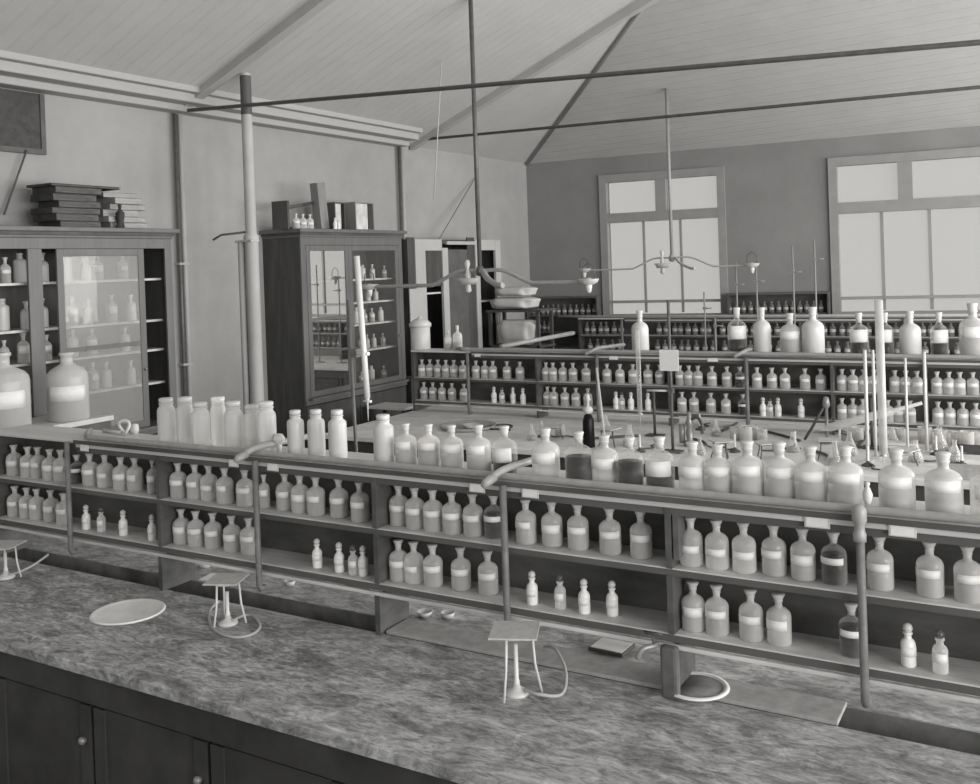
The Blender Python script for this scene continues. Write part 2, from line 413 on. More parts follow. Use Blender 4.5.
# ------------------------------------------------------------------ bottles
def arc_label(r, z0, z1, a=62, n=10, th=.0012, c=-90):
    bm = bmesh.new(); rows = []
    for i in range(n+1):
        t = R(c-a+2*a*i/n)
        rows.append([bm.verts.new((rr*math.cos(t), rr*math.sin(t), z)) for rr, z in ((r+.0005, z0), (r+th, z0), (r+th, z1), (r+.0005, z1))])
    for p, q in zip(rows, rows[1:]):
        for k in range(4):
            f = bm.faces.new((p[k], p[(k+1) % 4], q[(k+1) % 4], q[k])); f.smooth = k == 1
    bm.faces.new(rows[0]); bm.faces.new(rows[-1][::-1]); return bm
def reagent(kind, liq=None, fill=.45, seg=20, h=.145, r=.0375, label=(.056, .080), labkind='label', body='glass', stop=True, broad=1.0):
    def make():
        t = thing(kind, 'x', 'bottle')
        k = h/.145; rr = r
        prof = [(0, 0), (rr*.92, 0), (rr, .004), (rr, .086*k), (rr*.96, .094*k), (rr*.84, .102*k), (rr*.60, .109*k), (rr*.36, .113*k), (rr*.30, .117*k), (rr*.30, .128*k), (rr*.36, .131*k), (rr*.36, .134*k), (rr*.25, .134*k)]
        obj('glass_body', L(prof, seg), body, t)
        if stop: obj('stopper', L([(0, .120*k), (rr*.24, .120*k), (rr*.32, .135*k), (rr*.50*broad, .149*k), (rr*.54*broad, .152*k), (rr*.5*broad, .154*k), (0, .154*k)], seg), 'stopper', t)
        if liq:
            zf = .098*k*fill/.6
            obj('liquid', L([(0, .004), (rr*.93, .004), (rr*.93, zf), (0, zf)], seg), liq, t)
        if label: obj('paper_label', arc_label(rr, label[0]*k, label[1]*k), labkind, t)
        return t
    return Proto(make)
RB = {'a': reagent('reagent_bottle', 'liq_a', .42), 'b': reagent('reagent_bottle', 'liq_b', .36), 'c': reagent('reagent_bottle', 'liq_a', .30, label=(.048, .078)),
      'd': reagent('reagent_bottle', 'liq_d', .52, body='glassthin', label=(.062, .082)), 'e': reagent('reagent_bottle', None, label=(.045, .068)), 'w': reagent('reagent_bottle', None, body='glassmilk', label=(.05, .08)),
      'n': reagent('reagent_bottle', 'liq_b', .30, r=.027, label=(.055, .085))}
RDESC = {'a': 'clear stoppered bottle with paper label', 'b': 'stoppered bottle holding greyish liquid', 'c': 'clear bottle with low broad label', 'd': 'stoppered bottle full of dark liquid',
         'e': 'almost empty clear stoppered bottle', 'w': 'frosted white stoppered bottle', 'n': 'narrow stoppered bottle'}
def dropper(body, lab=True):
    def make():
        t = thing('dropper_bottle', 'x', 'bottle')
        obj('glass_body', L([(0, 0), (.0185, 0), (.020, .003), (.020, .062), (.016, .071), (.010, .076), (.009, .086), (.0125, .088), (.0125, .093), (0, .093)], 16), body, t)
        obj('stopper', L([(0, .0935), (.008, .0935), (.0135, .102), (.011, .112), (.004, .117), (0, .118)], 14), 'stopper' if body != 'glass' else 'liq_b', t)
        if lab: obj('paper_label', arc_label(.020, .030, .056, 70), 'label', t)
        return t
    return Proto(make)
DB = {'s': dropper('whitebright'), 't': dropper('glass')}
DDESC = {'s': 'small white dropper bottle', 't': 'small grey dropper bottle'}

# ------------------------------------------------------------------ reagent racks
def rack(name, y0, xl, xr, ztop, zu, zl, zb, pipes, boards_, label, plates, depth=.20, pr=.0125, rail=True, notop=None):
    t = thing(name, label, 'shelf rack', (0, y0, 0))
    D = depth
    obj('top_board', B(xl, xr, -.02, D+.02, ztop-.018, ztop), 'slab', t, bevel=.004)
    obj('back_panel', B(xl, xr, D-.02, D-.002, zl-.03, ztop-.018), 'rackback', t)
    obj('upper_shelf', B(xl+.02, xr, 0, D-.02, zu-.020, zu), 'shelf', t, bevel=.003)
    obj('lower_shelf', B(xl+.02, xr, 0, D-.02, zl-.022, zl), 'shelf', t, bevel=.003)
    x1 = pipes[0]+.03
    obj('apron', B(x1, xr, -.004, .016, ztop-.062, ztop-.038), 'apron', t)
    obj('gap_shade', B(x1, xr, -.024, -.0205, ztop-.0185, ztop-.001), 'rackback', t)  # dark strip stands in for the shaded gap between pipe and moulding
    obj('moulding', B(x1, xr, -.012, .016, ztop-.038, ztop-.021), 'strip', t, bevel=.003)
    obj('shelf_edge', B(xl+.02, xr, -.0045, -.0005, zu-.023, zu-.004), 'apron', t); obj('shelf_edge', B(xl+.02, xr, -.0045, -.0005, zl-.026, zl-.004), 'apron', t)
    if rail: obj('lower_rail', B((xl+.02, xr, -.008, .010, zl-.048, zl-.034)), 'shelf', t, bevel=.003)
    obj('end_panel', B(xl-.005, xl+.02, 0, D, zb, ztop-.018), 'rackback', t)
    for x in boards_:
        obj('partition', B((x-.010, x+.010, -.008, D-.02, zu, ztop-.018), (x-.010, x+.010, -.008, D-.02, zl, zu-.020), (x-.012, x+.012, -.010, D-.02, zb, zl-.046)), 'rackback', t)
    for x in pipes:
        obj('pipe_post', T([(x, -.005, zl-.095), (x, -.030, zl-.095), (x, -.036, zl-.08), (x, -.036, ztop-.01)], pr, 12), 'postpipe', t)
    for x, w in plates:
        p = obj('label_holder', B((x-w/2-.006, x+w/2+.006, -.017, -.0125, ztop-.052, ztop-.016)), 'stopper', t, bevel=.002)
        obj('card', B((x-w/2, x+w/2, -.0185, -.0172, ztop-.048, ztop-.020)), 'label', p, bevel=.0005)
    return t
Y1 = 2.937; ZT1 = 1.445; ZU1 = 1.210; ZL1 = .998; ZB = .80
P1 = [-4.09, -2.872, -1.694, -.512]; B1 = [-3.499, -2.285, -1.103, .09]
pl1 = [(xat(87, Y1, 1.42), .05), (xat(236, Y1, 1.42), .045), (xat(275, Y1, 1.42), .05), (xat(479, Y1, 1.42), .055), (xat(532, Y1, 1.42), .055), (xat(818, Y1, 1.42), .062), (xat(903, Y1, 1.42), .062)]
r1 = rack('reagent_rack', Y1, P1[0]-.67, .9, ZT1, ZU1, ZL1, ZB, P1+[.72], B1, 'long front wooden reagent rack with two shelves and pipe posts', pl1)
Y2 = 7.76; ZT2 = 1.402; ZU2 = 1.137; ZL2 = .912
P2 = [xat(470, Y2, 1.2), xat(599, Y2, 1.2), xat(748, Y2, 1.2), xat(926, Y2, 1.2), .45]
B2 = [xat(537, Y2, 1.2), xat(669, Y2, 1.2), xat(832, Y2, 1.2), -.2]
pl2 = [(xat(478, Y2, 1.42), .06), (xat(614, Y2, 1.42), .075), (xat(713, Y2, 1.42), .08)]
r2 = rack('reagent_rack', Y2, P2[0]-.67, .9, ZT2, ZU2, ZL2, ZB, P2, B2, 'middle reagent rack carrying large glass bottles, pale bench before it', pl2, pr=.016)
Y3 = 11.95; ZT3 = 1.45; ZU3 = 1.22; ZL3 = .985
x3 = [xat(u, Y3, 1.3) for u in (582, 623, 716, 800, 905)]
r3 = rack('reagent_rack', Y3, x3[0]-.05, 1.6, ZT3, ZU3, ZL3, ZB, x3[1:3]+[x3[4]], [x3[3]], 'far reagent rack with small bottles below the windows', [], rail=False, pr=.018)
# lead-lined board bracket under the top of the front rack
bm = bmesh.new()
bx = B1[2]
vs = [bm.verts.new((x, y, z)) for x in (bx+.016, bx+.034) for (y, z) in ((-.006, 1.388), (.12, 1.388), (.10, 1.33), (.03, 1.25), (-.006, 1.24))]
bm.faces.new(vs[:5]); bm.faces.new(vs[5:][::-1])
for k in range(5): bm.faces.new((vs[k], vs[(k+1) % 5], vs[5+(k+1) % 5], vs[5+k]))
obj('curved_bracket', bm, 'lead', r1)
obj('lead_post', B(bx-.03, bx+.03, -.045, -.011, ZB, .97), 'lead', r1, bevel=.012)

# place the bottles of one shelf row; u are picture columns, bays come from the posts
def row(us, y, z, cuts, rackw, shelf, protos, descs, group, jy=.012, sc=1.0):
    out = []
    for item in us:
        u, k = item[0], item[1]; s = item[2] if len(item) > 2 else 1.0
        yy_ = y+random.uniform(-jy, jy); out.append((xat(u, yy_, z+.07), yy_, k, s))
    out.sort(); prev = None; n = 0; fixed = []
    for x, yy_, k, s in out:
        bay = sum(1 for c in cuts if c < x)
        n = 0 if bay != prev else n+1; prev = bay
        if fixed and bay == fixed[-1][4] and x-fixed[-1][0] < .058*sc and k in RB: x = fixed[-1][0]+.070*sc
        fixed.append((x, yy_, k, s, bay, n))
    for x, yy_, k, s, bay, n in fixed:
        pr = protos[k]; s *= sc
        rr = (.0375 if k in RB else .021)*s+.013
        for b_ in B1+B2 if False else (B1 if rackw == 'front' else B2):
            if abs(x-b_) < rr: x = b_+(rr if x > b_ else -rr)
        tot = sum(1 for q in fixed if q[4] == bay)
        lab = '%s, %s, %s shelf, %s bay of %s rack' % (descs[k], ordw(n)+' from left' if tot > 1 else 'alone', shelf, ordw(bay), rackw)
        pr.at((x, yy_, z+.0004), random.uniform(-.25, .45), lab, group, s)
cuts1 = sorted(P1+B1)
Uup = [(14, 'c'), (28, 'a'), (38, 'a'), (50, 'c'), (61, 'c'), (77, 'd', .9), (90, 'a'), (105, 'e'), (121, 'c'), (135, 'c'), (153, 'n'),
 (177, 'b'), (195, 'a'), (209, 'e'), (225, 'a'), (245, 'a'), (264, 'n', .9), (285, 'a'), (300, 'c'), (316, 'b'), (339, 'b'), (360, 'b'),
 (394, 'a'), (415, 'b'), (433, 'a'), (452, 'b'), (473, 'b'), (494, 'd'), (526, 'a'), (552, 'c'), (578, 'a'), (610, 'b'), (641, 'a'),
 (689, 'e'), (717, 'e'), (744, 'e'), (774, 'a'), (803, 'c'), (834, 'd'), (880, 'a'), (930, 'a'), (968, 'b')]
row(Uup, Y1+.075, ZU1, cuts1, 'front', 'upper', RB, RDESC, 'bottles on the upper shelf of the front rack')
Ulo = [(15, 'a'), (27, 'a'), (37, 'a'), (51, 'c'), (64, 'a'), (179, 'w'), (196, 'a'), (213, 'b'), (232, 'c'), (249, 'b'),
 (396, 'a'), (414, 'e'), (433, 'b'), (461, 'b'), (488, 'b'), (692, 'w'), (717, 'b'), (751, 'a'), (779, 'w'), (852, 'd')]
row(Ulo, Y1+.075, ZL1, cuts1, 'front', 'lower', RB, RDESC, 'bottles on the lower shelf of the front rack')
Usm = [(86, 's'), (101, 't'), (123, 's'), (152, 's'), (317, 's'), (339, 's'), (353, 't'), (363, 's'), (532, 's'), (560, 't'), (584, 's'), (612, 's'), (908, 's', 1.05), (940, 't', 1.05)]
row(Usm, Y1+.06, ZL1, cuts1, 'front', 'lower', DB, DDESC, 'dropper bottles on the lower shelf of the front rack')
# middle rack
cuts2 = sorted(P2+B2); S2 = 1.08
Mup = [(422, 'w'), (430, 'a'), (438, 'c'), (446, 'a'), (454, 'c'), (463, 'b'), (476, 'a'), (485, 'c'), (493, 'a'), (507, 'a'), (520, 'b'), (543, 'b'), (553, 'a'), (563, 'a'),
 (573, 'b'), (586, 'a'), (607, 'b'), (620, 'b'), (633, 'a'), (648, 'b'), (660, 'b'), (680, 'b'), (689, 'a'), (698, 'a'), (712, 'a'), (727, 'a'), (740, 'd'),
 (757, 'a'), (772, 'b'), (785, 'a'), (805, 'a'), (821, 'c'), (842, 'w'), (853, 'a'), (864, 'w'), (874, 'a'), (895, 'w'), (906, 'b'), (917, 'w'), (937, 'a'), (949, 'w'), (960, 'w'), (973, 'b')]
row(Mup, Y2+.08, ZU2, cuts2, 'middle', 'upper', RB, RDESC, 'bottles on the upper shelf of the middle rack', sc=S2)
Mlo = [(424, 'b'), (433, 'b'), (442, 'a'), (452, 'b'), (464, 'a'), (543, 'b'), (554, 'b'), (565, 'a'), (576, 'a'), (588, 'b'), (682, 'a'), (694, 'b'), (711, 'a'), (726, 'a'), (743, 'd'),
 (842, 'w'), (853, 'w'), (863, 'w'), (888, 'w'), (899, 'w'), (910, 'a'), (938, 'w'), (950, 'w'), (963, 'w'), (976, 'w')]
row(Mlo, Y2+.08, ZL2, cuts2, 'middle', 'lower', RB, RDESC, 'bottles on the lower shelf of the middle rack', sc=S2)
Msm = [(494, 's'), (502, 't'), (513, 's'), (523, 's'), (616, 's'), (622, 't'), (631, 's'), (648, 's'), (763, 's'), (770, 't'), (778, 's'), (801, 's')]
row(Msm, Y2+.06, ZL2, cuts2, 'middle', 'lower', DB, DDESC, 'dropper bottles on the lower shelf of the middle rack', sc=1.3)
# far rack and back-wall shelf: one mesh per bottle, parts too small to see
def tiny():
    bm = bmesh.new()
    lathe(bm, [(0, 0), (.034, 0), (.034, .04)], 10); lathe(bm, [(.035, .045), (.035, .078)], 10, mi=1)
    lathe(bm, [(.034, .085), (.032, .10), (.012, .12), (.011, .135), (.02, .15), (.018, .16), (0, .162)], 10)
    o = obj('reagent_bottle', bm, ['liq_a', 'hazelabel']); return tag(o, 'x', 'bottle')
TINY = Proto(tiny)
for z, nm, us in ((ZU3, 'upper', [588, 594, 601, 607, 614, 620, 627, 634] + list(range(660, 716, 7)) + list(range(722, 796, 8)) + list(range(806, 900, 9)) + list(range(912, 980, 10))),
                  (ZL3, 'lower', [590, 597, 604, 612, 619] + list(range(657, 714, 8)) + list(range(724, 795, 9)) + list(range(808, 900, 10)) + list(range(914, 980, 11)))):
    n = 0
    for u in us:
        if 633 < u < 655: continue
        x = xat(u+random.uniform(-1, 1), Y3+.09, z+.07)
        if any(abs(x-p) < .055 for p in x3[1:]): continue
        TINY.at((x, Y3+.09+random.uniform(-.015, .015), z+.0004), random.random(), 'small labelled bottle, %s from left, %s shelf of far rack' % (ordw(n), nm),
                'small bottles on the %s shelf of the far rack' % nm, 1.08); n += 1

# shelf unit along the back wall under the windows
def wobj(name, boxes, m, par):
    bm = bmesh.new()
    for q in boxes: wbox(bm, *q)
    return obj(name, bm, m, par)
def wall_shelf(a_, b_, lab):
    t = thing('wall_shelf', lab, 'shelf')
    wobj('top_board', [(a_, b_, 1.70, 1.725, .01, .22)], 'apron', t)
    wobj('shelf', [(a_, b_, 1.44, 1.455, .01, .20)], 'apron', t); wobj('shelf', [(a_, b_, 1.20, 1.215, .01, .20)], 'apron', t)
    wobj('back_panel', [(a_, b_, 1.0, 1.70, .002, .009)], 'rackback', t)
    wobj('end_panel', [(a_-.02, a_, 0, 1.725, .01, .22)], 'rackback', t); wobj('end_panel', [(b_, b_+.02, 0, 1.725, .01, .22)], 'rackback', t)
    wobj('base_cupboard', [(a_, b_, 0, 1.0, .01, .20)], 'rackback', t)
wall_shelf(.04, W1[0]-.10, 'dark reagent shelf in the corner left of the first window')
wall_shelf(W1[1]+.10, W2[0]-.10, 'dark reagent shelf on the back wall between the two windows')
for z, nm, lst in ((1.455, 'upper corner', [532, 536.5, 541, 546, 551, 556, 561, 567, 573, 579, 585, 591, 597]), (1.215, 'lower corner', [531, 536, 541.5, 546.5, 551.5]), (1.455, 'between-windows', list(range(731, 826, 7)))):
    n = 0
    for u in lst:
        s_, _ = onw(u, 305); p = wpt(s_, z+.0004, .11)
        TINY.at(p, random.random(), 'tiny bottle, %s from left, %s level of the back wall shelves' % (ordw(n), nm), 'bottles on the back wall shelves', .95); n += 1

# ------------------------------------------------------------------ benches
def bench(y0, y1, xl, xr, zt, topm, label, trough=None, hood=True):
    t = thing('laboratory_bench', label, 'bench', (0, 0, 0))
    if trough:
        a_, b_ = trough
        obj('worktop', B((xl, xr, y0, a_, zt-.04, zt)), topm, t, bevel=.004)
        obj('worktop', B((xl, xr, b_, y1, zt-.04, zt)), topm, t, bevel=.004)
        obj('trough', B((xl, xr, a_-.001, b_+.001, zt-.085, zt-.080), (xl, xr, b_-.004, b_-.0005, zt-.08, zt-.002), (xl, xr, a_+.0005, a_+.004, zt-.08, zt-.02)), 'trough', t)
    else: obj('worktop', B(xl, xr, y0, y1, zt-.04, zt), topm, t, bevel=.004)
    obj('cupboard_body', B(xl+.05, xr-.05, y0+.06, y1-.06, .08, zt-(.141 if trough else .041)), 'benchfront', t)
    obj('plinth', B(xl+.08, xr-.08, y0+.10, y1-.10, 0, .08), 'benchfront', t)
    obj('fascia', B((xl+.03, xr-.03, y0+.03, y0+.058, zt-.16, zt-.041)), 'benchfront', t, bevel=.003)
    n = int((xr-xl)/.62)
    for i in range(n):
        xa = xl+.08+i*(xr-xl-.16)/n; xb = xl+.08+(i+1)*(xr-xl-.16)/n
        dr = obj('cupboard_door', B((xa+.01, xb-.01, y0+.042, y0+.0595, .10, zt-.17), (xa+.01, xa+.07, y0+.034, y0+.042, .10, zt-.17), (xb-.07, xb-.01, y0+.034, y0+.042, .10, zt-.17)), 'benchfront', t)
        obj('knob', L([(0, 0), (.012, 0), (.016, .015), (.008, .024), (0, .025)], 10, (0, 0, 0)), 'brass', dr, loc=(xb-.045, y0+.034, .5)).rotation_euler = (PI/2, 0, 0)
    return t
bench(2.23, 3.69, -5.0, 1.2, .80, 'bench', 'stained wooden front bench with scorched worktop below the reagent rack', trough=(2.952, 3.092))
BM = 6.40
bench(BM, 8.5, -5.54, 1.2, .80, 'bench2', 'pale middle bench crowded with apparatus', trough=None)
bench(10.9, 12.45, -4.9, 1.8, .80, 'bench2', 'far bench under the farthest free-standing reagent rack')
# dropped rail the racks stand on already touches the bench; covers over the trough on the right
o = obj('trough_cover', B(B1[1]+.02, -.60, 2.949, 3.095, .8005, .815), 'tile', bevel=.003); tag(o, 'flat grey boards covering the trough beneath the front rack', 'board')

# front rack gas pipe and branches
t = thing('gas_pipe', 'pale pipe running along the top front edge of the front rack', 'pipe', (0, 0, 0))
zp = 1.4605
obj('main_pipe', T(curvepts([(-4.14, 3.07, zp+.001), (-4.06, 2.99, zp), (-3.97, 2.932, zp), (-3.8, 2.925, zp), (-2.5, 2.925, zp), (.9, 2.925, zp)], 5), .0125, 12), 'pipe', t)
for x in (P1[1], P1[2]):
    br = obj('branch_pipe', T(curvepts([(x-.02, 2.868, 1.468), (x-.01, 2.90, 1.480), (x, 2.96, 1.486), (x+.01, 3.09, 1.484), (x+.01, 3.24, 1.480)], 4), .013, 12), 'pipe', t)
    obj('nozzle', T([(x-.019, 2.876, 1.466), (x-.03, 2.835, 1.452), (x-.035, 2.825, 1.44)], [.017, .016, .010], 10), 'pipe', br)
br = obj('branch_pipe', L([(0, 0), (.018, 0), (.019, .02), (.015, .03), (.015, .05), (.021, .06), (.021, .09), (.012, .105), (0, .105)], 14, (P1[3], 2.897, 1.375)), 'pipe', t)
obj('stopcock', L([(0, 0), (.008, 0), (.012, .012), (.015, .028), (.009, .045), (.005, .05), (.009, .062), (0, .066)], 12, (P1[3]+.018, 2.935, 1.475)), 'ceramic', t)
# middle rack pipe
t = thing('gas_pipe', 'pale pipe running along the top of the middle rack', 'pipe', (0, 0, 0))
xa = P2[0]
obj('main_pipe', T(curvepts([(xa-.25, Y2+.13, ZT2+.020), (xa-.10, Y2+.02, ZT2+.021), (xa+.05, Y2-.022, ZT2+.021), (xa+.4, Y2-.022, ZT2+.021), (.9, Y2-.022, ZT2+.021)], 5), .016, 10), 'pipe', t)
for x in (P2[1], P2[2]): obj('branch_pipe', T([(x-.08, Y2-.10, 1.405), (x, Y2, 1.45), (x+.1, Y2+.35, 1.45)], .016, 8), 'pipe', t)
obj('branch_pipe', T([(P2[0]+.35, Y2, 1.45), (P2[0]+.62, Y2+1.0, 1.50)], .022, 8), 'pipe', t)
t = thing('gas_pipe', 'thin pipe along the top of the far rack', 'pipe', (0, 0, 0))
obj('main_pipe', T([(x3[0]-.4, Y3+.1, ZT3+.02), (x3[0]+.1, Y3, ZT3+.02), (1.6, Y3, ZT3+.02)], .018, 8), 'pipe', t)

# ------------------------------------------------------------------ large bottles on the rack tops
BIG = {'a': reagent('large_bottle', 'liq_a', .26, h=.168, r=.046, seg=24, body='glassmilk', label=(.062, .092), broad=.8),
       'w': reagent('large_bottle', None, h=.168, r=.046, seg=24, body='glassmilk', label=(.050, .085), broad=.8),
       'd': reagent('large_bottle', 'liq_d', .47, h=.168, r=.046, seg=24, body='glassthin', label=None, broad=.8),
       'k': reagent('large_bottle', 'liq_d', .22, h=.168, r=.046, seg=24, body='glassthin', label=(.042, .088), broad=.8),
       'b': reagent('large_bottle', 'liq_b', .40, h=.168, r=.046, seg=24, body='glass', label=(.065, .092), broad=.8)}
BD = {'a': 'large pale bottle of clear liquid', 'w': 'large frosted white glass bottle', 'd': 'large bottle of dark liquid',
      'k': 'large white-labelled bottle with dark base', 'b': 'large bottle of grey liquid'}
lst = [(406, 'a', .92), (429, 'b', .94), (452, 'a', .95), (479, 'a', 1), (505, 'k', 1), (546, 'w', 1.08), (579, 'd', 1.06), (605, 'w', 1), (630, 'd', 1), (660, 'k', 1.05), (693, 'w', 1), (718, 'a', .98),
       (748, 'a', 1.08), (780, 'a', 1.08), (811, 'a', 1.05), (846, 'a', 1.1), (897, 'a', 1.1), (944, 'a', 1.1), (990, 'w', 1.1)]
for i, (u, k, s) in enumerate(lst):
    y = Y1+.085+random.uniform(-.01, .01)
    BIG[k].at((xat(u, y, 1.5), y, ZT1+.0004), random.uniform(-.1, .4), '%s, %s in the front rack top row' % (BD[k], ordw(i)), 'large bottles on top of the front rack', (s, s, s*(.96 if u < 530 else .90)))
def jar(h, r, nr, body='white'):
    def make():
        t = thing('wide_mouth_jar', 'x', 'jar')
        obj('jar_body', L([(0, 0), (r*.95, 0), (r, .005), (r, h*.70), (r*.95, h*.76), (nr*1.05, h*.81), (nr, h*.83), (nr, h*.86), (nr*1.1, h*.87), (nr*1.1, h*.89), (nr*.8, h*.89)], 22), body, t)
        obj('stopper', L([(0, h*.895), (nr*.9, h*.895), (nr*1.05, h*.92), (nr*1.08, h*.985), (nr*.9, h), (0, h)], 20), body, t)
        return t
    return Proto(make)
JA = jar(.19, .036, .022); JB = jar(.205, .041, .030, 'glassmilk')
for i, u in enumerate((296, 315, 338)):
    JA.at((xat(u, Y1+.08, 1.5), Y1+.08+.01*(i % 2), ZT1+.0004), .3*i, 'tall white stoppered jar, %s of three on the front rack top' % ORD[i], 'three white jars on the front rack', .98+.03*i)
JA.at((xat(384, Y1+.08, 1.5), Y1+.08, ZT1+.0004), 0, 'white jar standing left of the row of large glass bottles', None, (1.12, 1.12, 1.0))
for i, u in enumerate((167, 184, 201, 217, 234, 251, 267)):
    (JB if i != 3 else jar(.215, .034, .028, 'glass')).at((xat(u, Y1+.085, 1.5), Y1+.085+.012*(i % 2), ZT1+.0004), .3*i,
        ('pale wide-mouth jar' if i != 3 else 'taller clear grey jar')+', %s of the crowded seven on front rack top' % ORD[i], 'seven crowded jars on the front rack', (1, 1, 1+.05*math.sin(i*2.3)))
cx_ = xat(126, Y1+.16, 1.48)
t = thing('rubber_hose', 'pale coiled tube standing on the left part of front rack', 'hose', (cx_, Y1+.15, ZT1))
obj('coil', T([(.032*math.cos(k*PI/10), .010*math.sin(k*PI/5), .040+.032*math.sin(k*PI/10)) for k in range(20)], .0075, 8, True), 'stopper', t)
obj('straight_tube', T([(-.03, 0, .012), (-.11, .015, .010), (-.19, .03, .009)], [.0085, .008, .011], 8), 'stopper', t)
obj('end_ring', L([(0, 0), (.018, 0), (.022, .02), (.018, .045), (0, .05)], 14, (.005, .055, 0)), 'white', t)
o = obj('glass_stopper', L([(0, 0), (.010, .0), (.013, .03), (.010, .034), (.024, .05), (.026, .062), (.016, .078), (0, .082)], 16), 'stopper'); o.location = (xat(279, Y1+.09, 1.48), Y1+.09, ZT1+.0003)
tag(o, 'round knobbed glass stopper right of the crowded jars', 'stopper')
# big bottles on the middle rack
BG2 = {'w': reagent('winchester_bottle', None, h=.31, r=.078, seg=22, body='white', label=None, broad=.75),
       'a': reagent('winchester_bottle', 'liq_a', .4, h=.31, r=.078, seg=22, body='glassmilk', label=(.06, .09), broad=.75),
       'k': reagent('winchester_bottle', 'liq_d', .30, h=.31, r=.078, seg=22, body='glassthin', label=(.053, .096), broad=.75)}
G2 = {'w': 'big white bottle', 'a': 'big frosted bottle with pale label', 'k': 'big bottle with white label over dark base'}
for i, (u, k, s, sx) in enumerate([(640, 'w', 1, .95), (737, 'k', 1.05, 1), (762, 'w', 1.05, .9), (790, 'a', .92, 1.02), (813, 'w', 1.05, 1.1), (859, 'k', .92, .9), (885, 'k', .92, .8), (910, 'w', .95, 1), (939, 'k', .92, .8), (973, 'a', 1.1, 1.2)]):
    BG2[k].at((xat(u, Y2+.10, 1.6), Y2+.10, ZT2+.0004), .5*i % .6, '%s, %s from left on top of middle rack' % (G2[k], ORD[i]), 'big bottles on top of the middle rack', (sx, sx, s*1.12))
# stoneware crock with conical lid, two bottles beside it
p = onz(420.5, 351, ZT2)
t = thing('stoneware_crock', 'white stoneware crock with conical lid on left end of middle rack', 'crock', (xat(420.5, Y2+.10, 1.55), Y2+.10, ZT2+.0004)).scale = (1.12, 1.12, 1.08); t = COL.objects['stoneware_crock']
obj('crock_body', L([(0, 0), (.082, 0), (.086, .01), (.086, .20), (.08, .205), (0, .205)], 26), 'ceramic', t)
obj('lid', L([(0, .2055), (.098, .2055), (.100, .225), (.10, .235), (.07, .265), (.03, .285), (.018, .29), (.018, .30), (0, .302)], 26), 'ceramic', t)
for i, (u, s) in enumerate(((448, .88), (457.5, 1.12))):
    reagent('large_bottle', 'liq_b', .3, h=.20, r=.042, seg=16, body='glass', label=None, broad=.7).at((xat(u, Y2+.1, 1.5), Y2+.1, ZT2+.0004), 0,
      ('shorter' if i == 0 else 'taller')+' plain glass bottle right of the stoneware crock', 'two plain bottles beside the crock', s)

# ------------------------------------------------------------------ glazed cabinets on the left wall
XF = -6.30
def cabinet(y0, y1, z0, z1, shelves, doors, label, zbase=0, lower=True):
    """doors: (ya, yb, material) sliding or hinged glazed doors; gaps between stay open"""
    t = thing('glazed_cabinet', label, 'cabinet', (0, 0, 0))
    xw = XW+.005
    obj('side_panel', B(xw, XF-.02, y0, y0+.03, zbase, z1-.08), 'cabside', t); obj('side_panel', B(xw, XF-.02, y1-.03, y1, zbase, z1-.08), 'cabside', t)
    obj('back_panel', B(xw, xw+.015, y0+.03, y1-.03, zbase, z1-.08), 'cabside', t)
    obj('cornice', B((xw, XF+.05, y0-.05, y1+.05, z1-.035, z1), (xw, XF+.01, y0-.01, y1+.01, z1-.08, z1-.058)), 'cabfront', t, bevel=.006)
    obj('cove', B(xw, XF+.018, y0-.02, y1+.02, z1-.058, z1-.035), 'dark', t)  # dark layer colours in the shadow beneath the cornice
    obj('face_frame', B((XF-.02, XF, y0, y0+.07, z0, z1-.08), (XF-.02, XF, y1-.07, y1, z0, z1-.08), (XF-.02, XF, y0+.07, y1-.07, z1-.16, z1-.08), (XF-.02, XF+.01, y0, y1, z0-.05, z0)), 'cabfront', t, bevel=.003)
    obj('ledge', B((xw+.015, XF+.06, y0+.03, y1-.03, z0-.001, z0+.02)), 'cabfront', t)
    if lower:
        obj('lower_door', B((XF-.02, XF-.002, y0+.01, (y0+y1)/2-.005, zbase+.1, z0-.06)), 'cabside', t)
        obj('lower_door', B((XF-.02, XF-.002, (y0+y1)/2+.005, y1-.01, zbase+.1, z0-.06)), 'cabside', t)
    for z in shelves:
        obj('shelf', B(xw+.016, XF-.10, y0+.031, y1-.031, z-.018, z), 'shelf', t)
    for i, (ya, yb, gm, off, bar) in enumerate(doors):
        x = XF+off; w = .055; zb = z0+.022; zt = z1-.162
        bx_ = [(x, x+.018, ya, ya+w, zb, zt), (x, x+.018, yb-w, yb, zb, zt), (x, x+.018, ya+w, yb-w, zb, zb+w), (x, x+.018, ya+w, yb-w, zt-w, zt)]
        if bar: bx_.append((x, x+.018, ya+w, yb-w, bar-.015, bar+.015))
        d = obj('glazed_door', B(*bx_), 'cabfront', t, bevel=.003)
        obj('glass_pane', B(x+.007, x+.011, ya+w, yb-w, zb+w, zt-w), gm, d)
        obj('knob', L([(0, 0), (.008, 0), (.013, .014), (0, .02)], 10), 'brass', d, loc=(x+.018, yb-w/2, (zb+zt)/2-.25)).rotation_euler = (0, PI/2, 0)
    return t
ye = yat(173.5, XF, 2.0)
yd0 = yat(57, XF, 2.0); yd1 = yat(144, XF, 2.0)
cz1 = [onx(14, 283, XF-.2).z, onx(14, 330, XF-.2).z, 1.62, 1.35]
C1 = cabinet(2.9, ye, 1.0, 2.60, cz1, [(2.98, 3.35, 'cabglass', -.018, 0), (yd0, yd1, 'cabglass3', .002, onx(100, 347, XF).z)], 'large glazed cabinet at far left with books stacked on top')
ys = yat(37, XF, 2.0)
obj('stile', B(XF-.022, XF+.001, ys-.055, ys+.055, 1.022, 2.44), 'cabfront', C1, bevel=.003)
C2Y0 = 7.08; C2Y1 = 8.74
c2z = [onx(312, y, XF-.15).z for y in (329, 357)]+[.96]
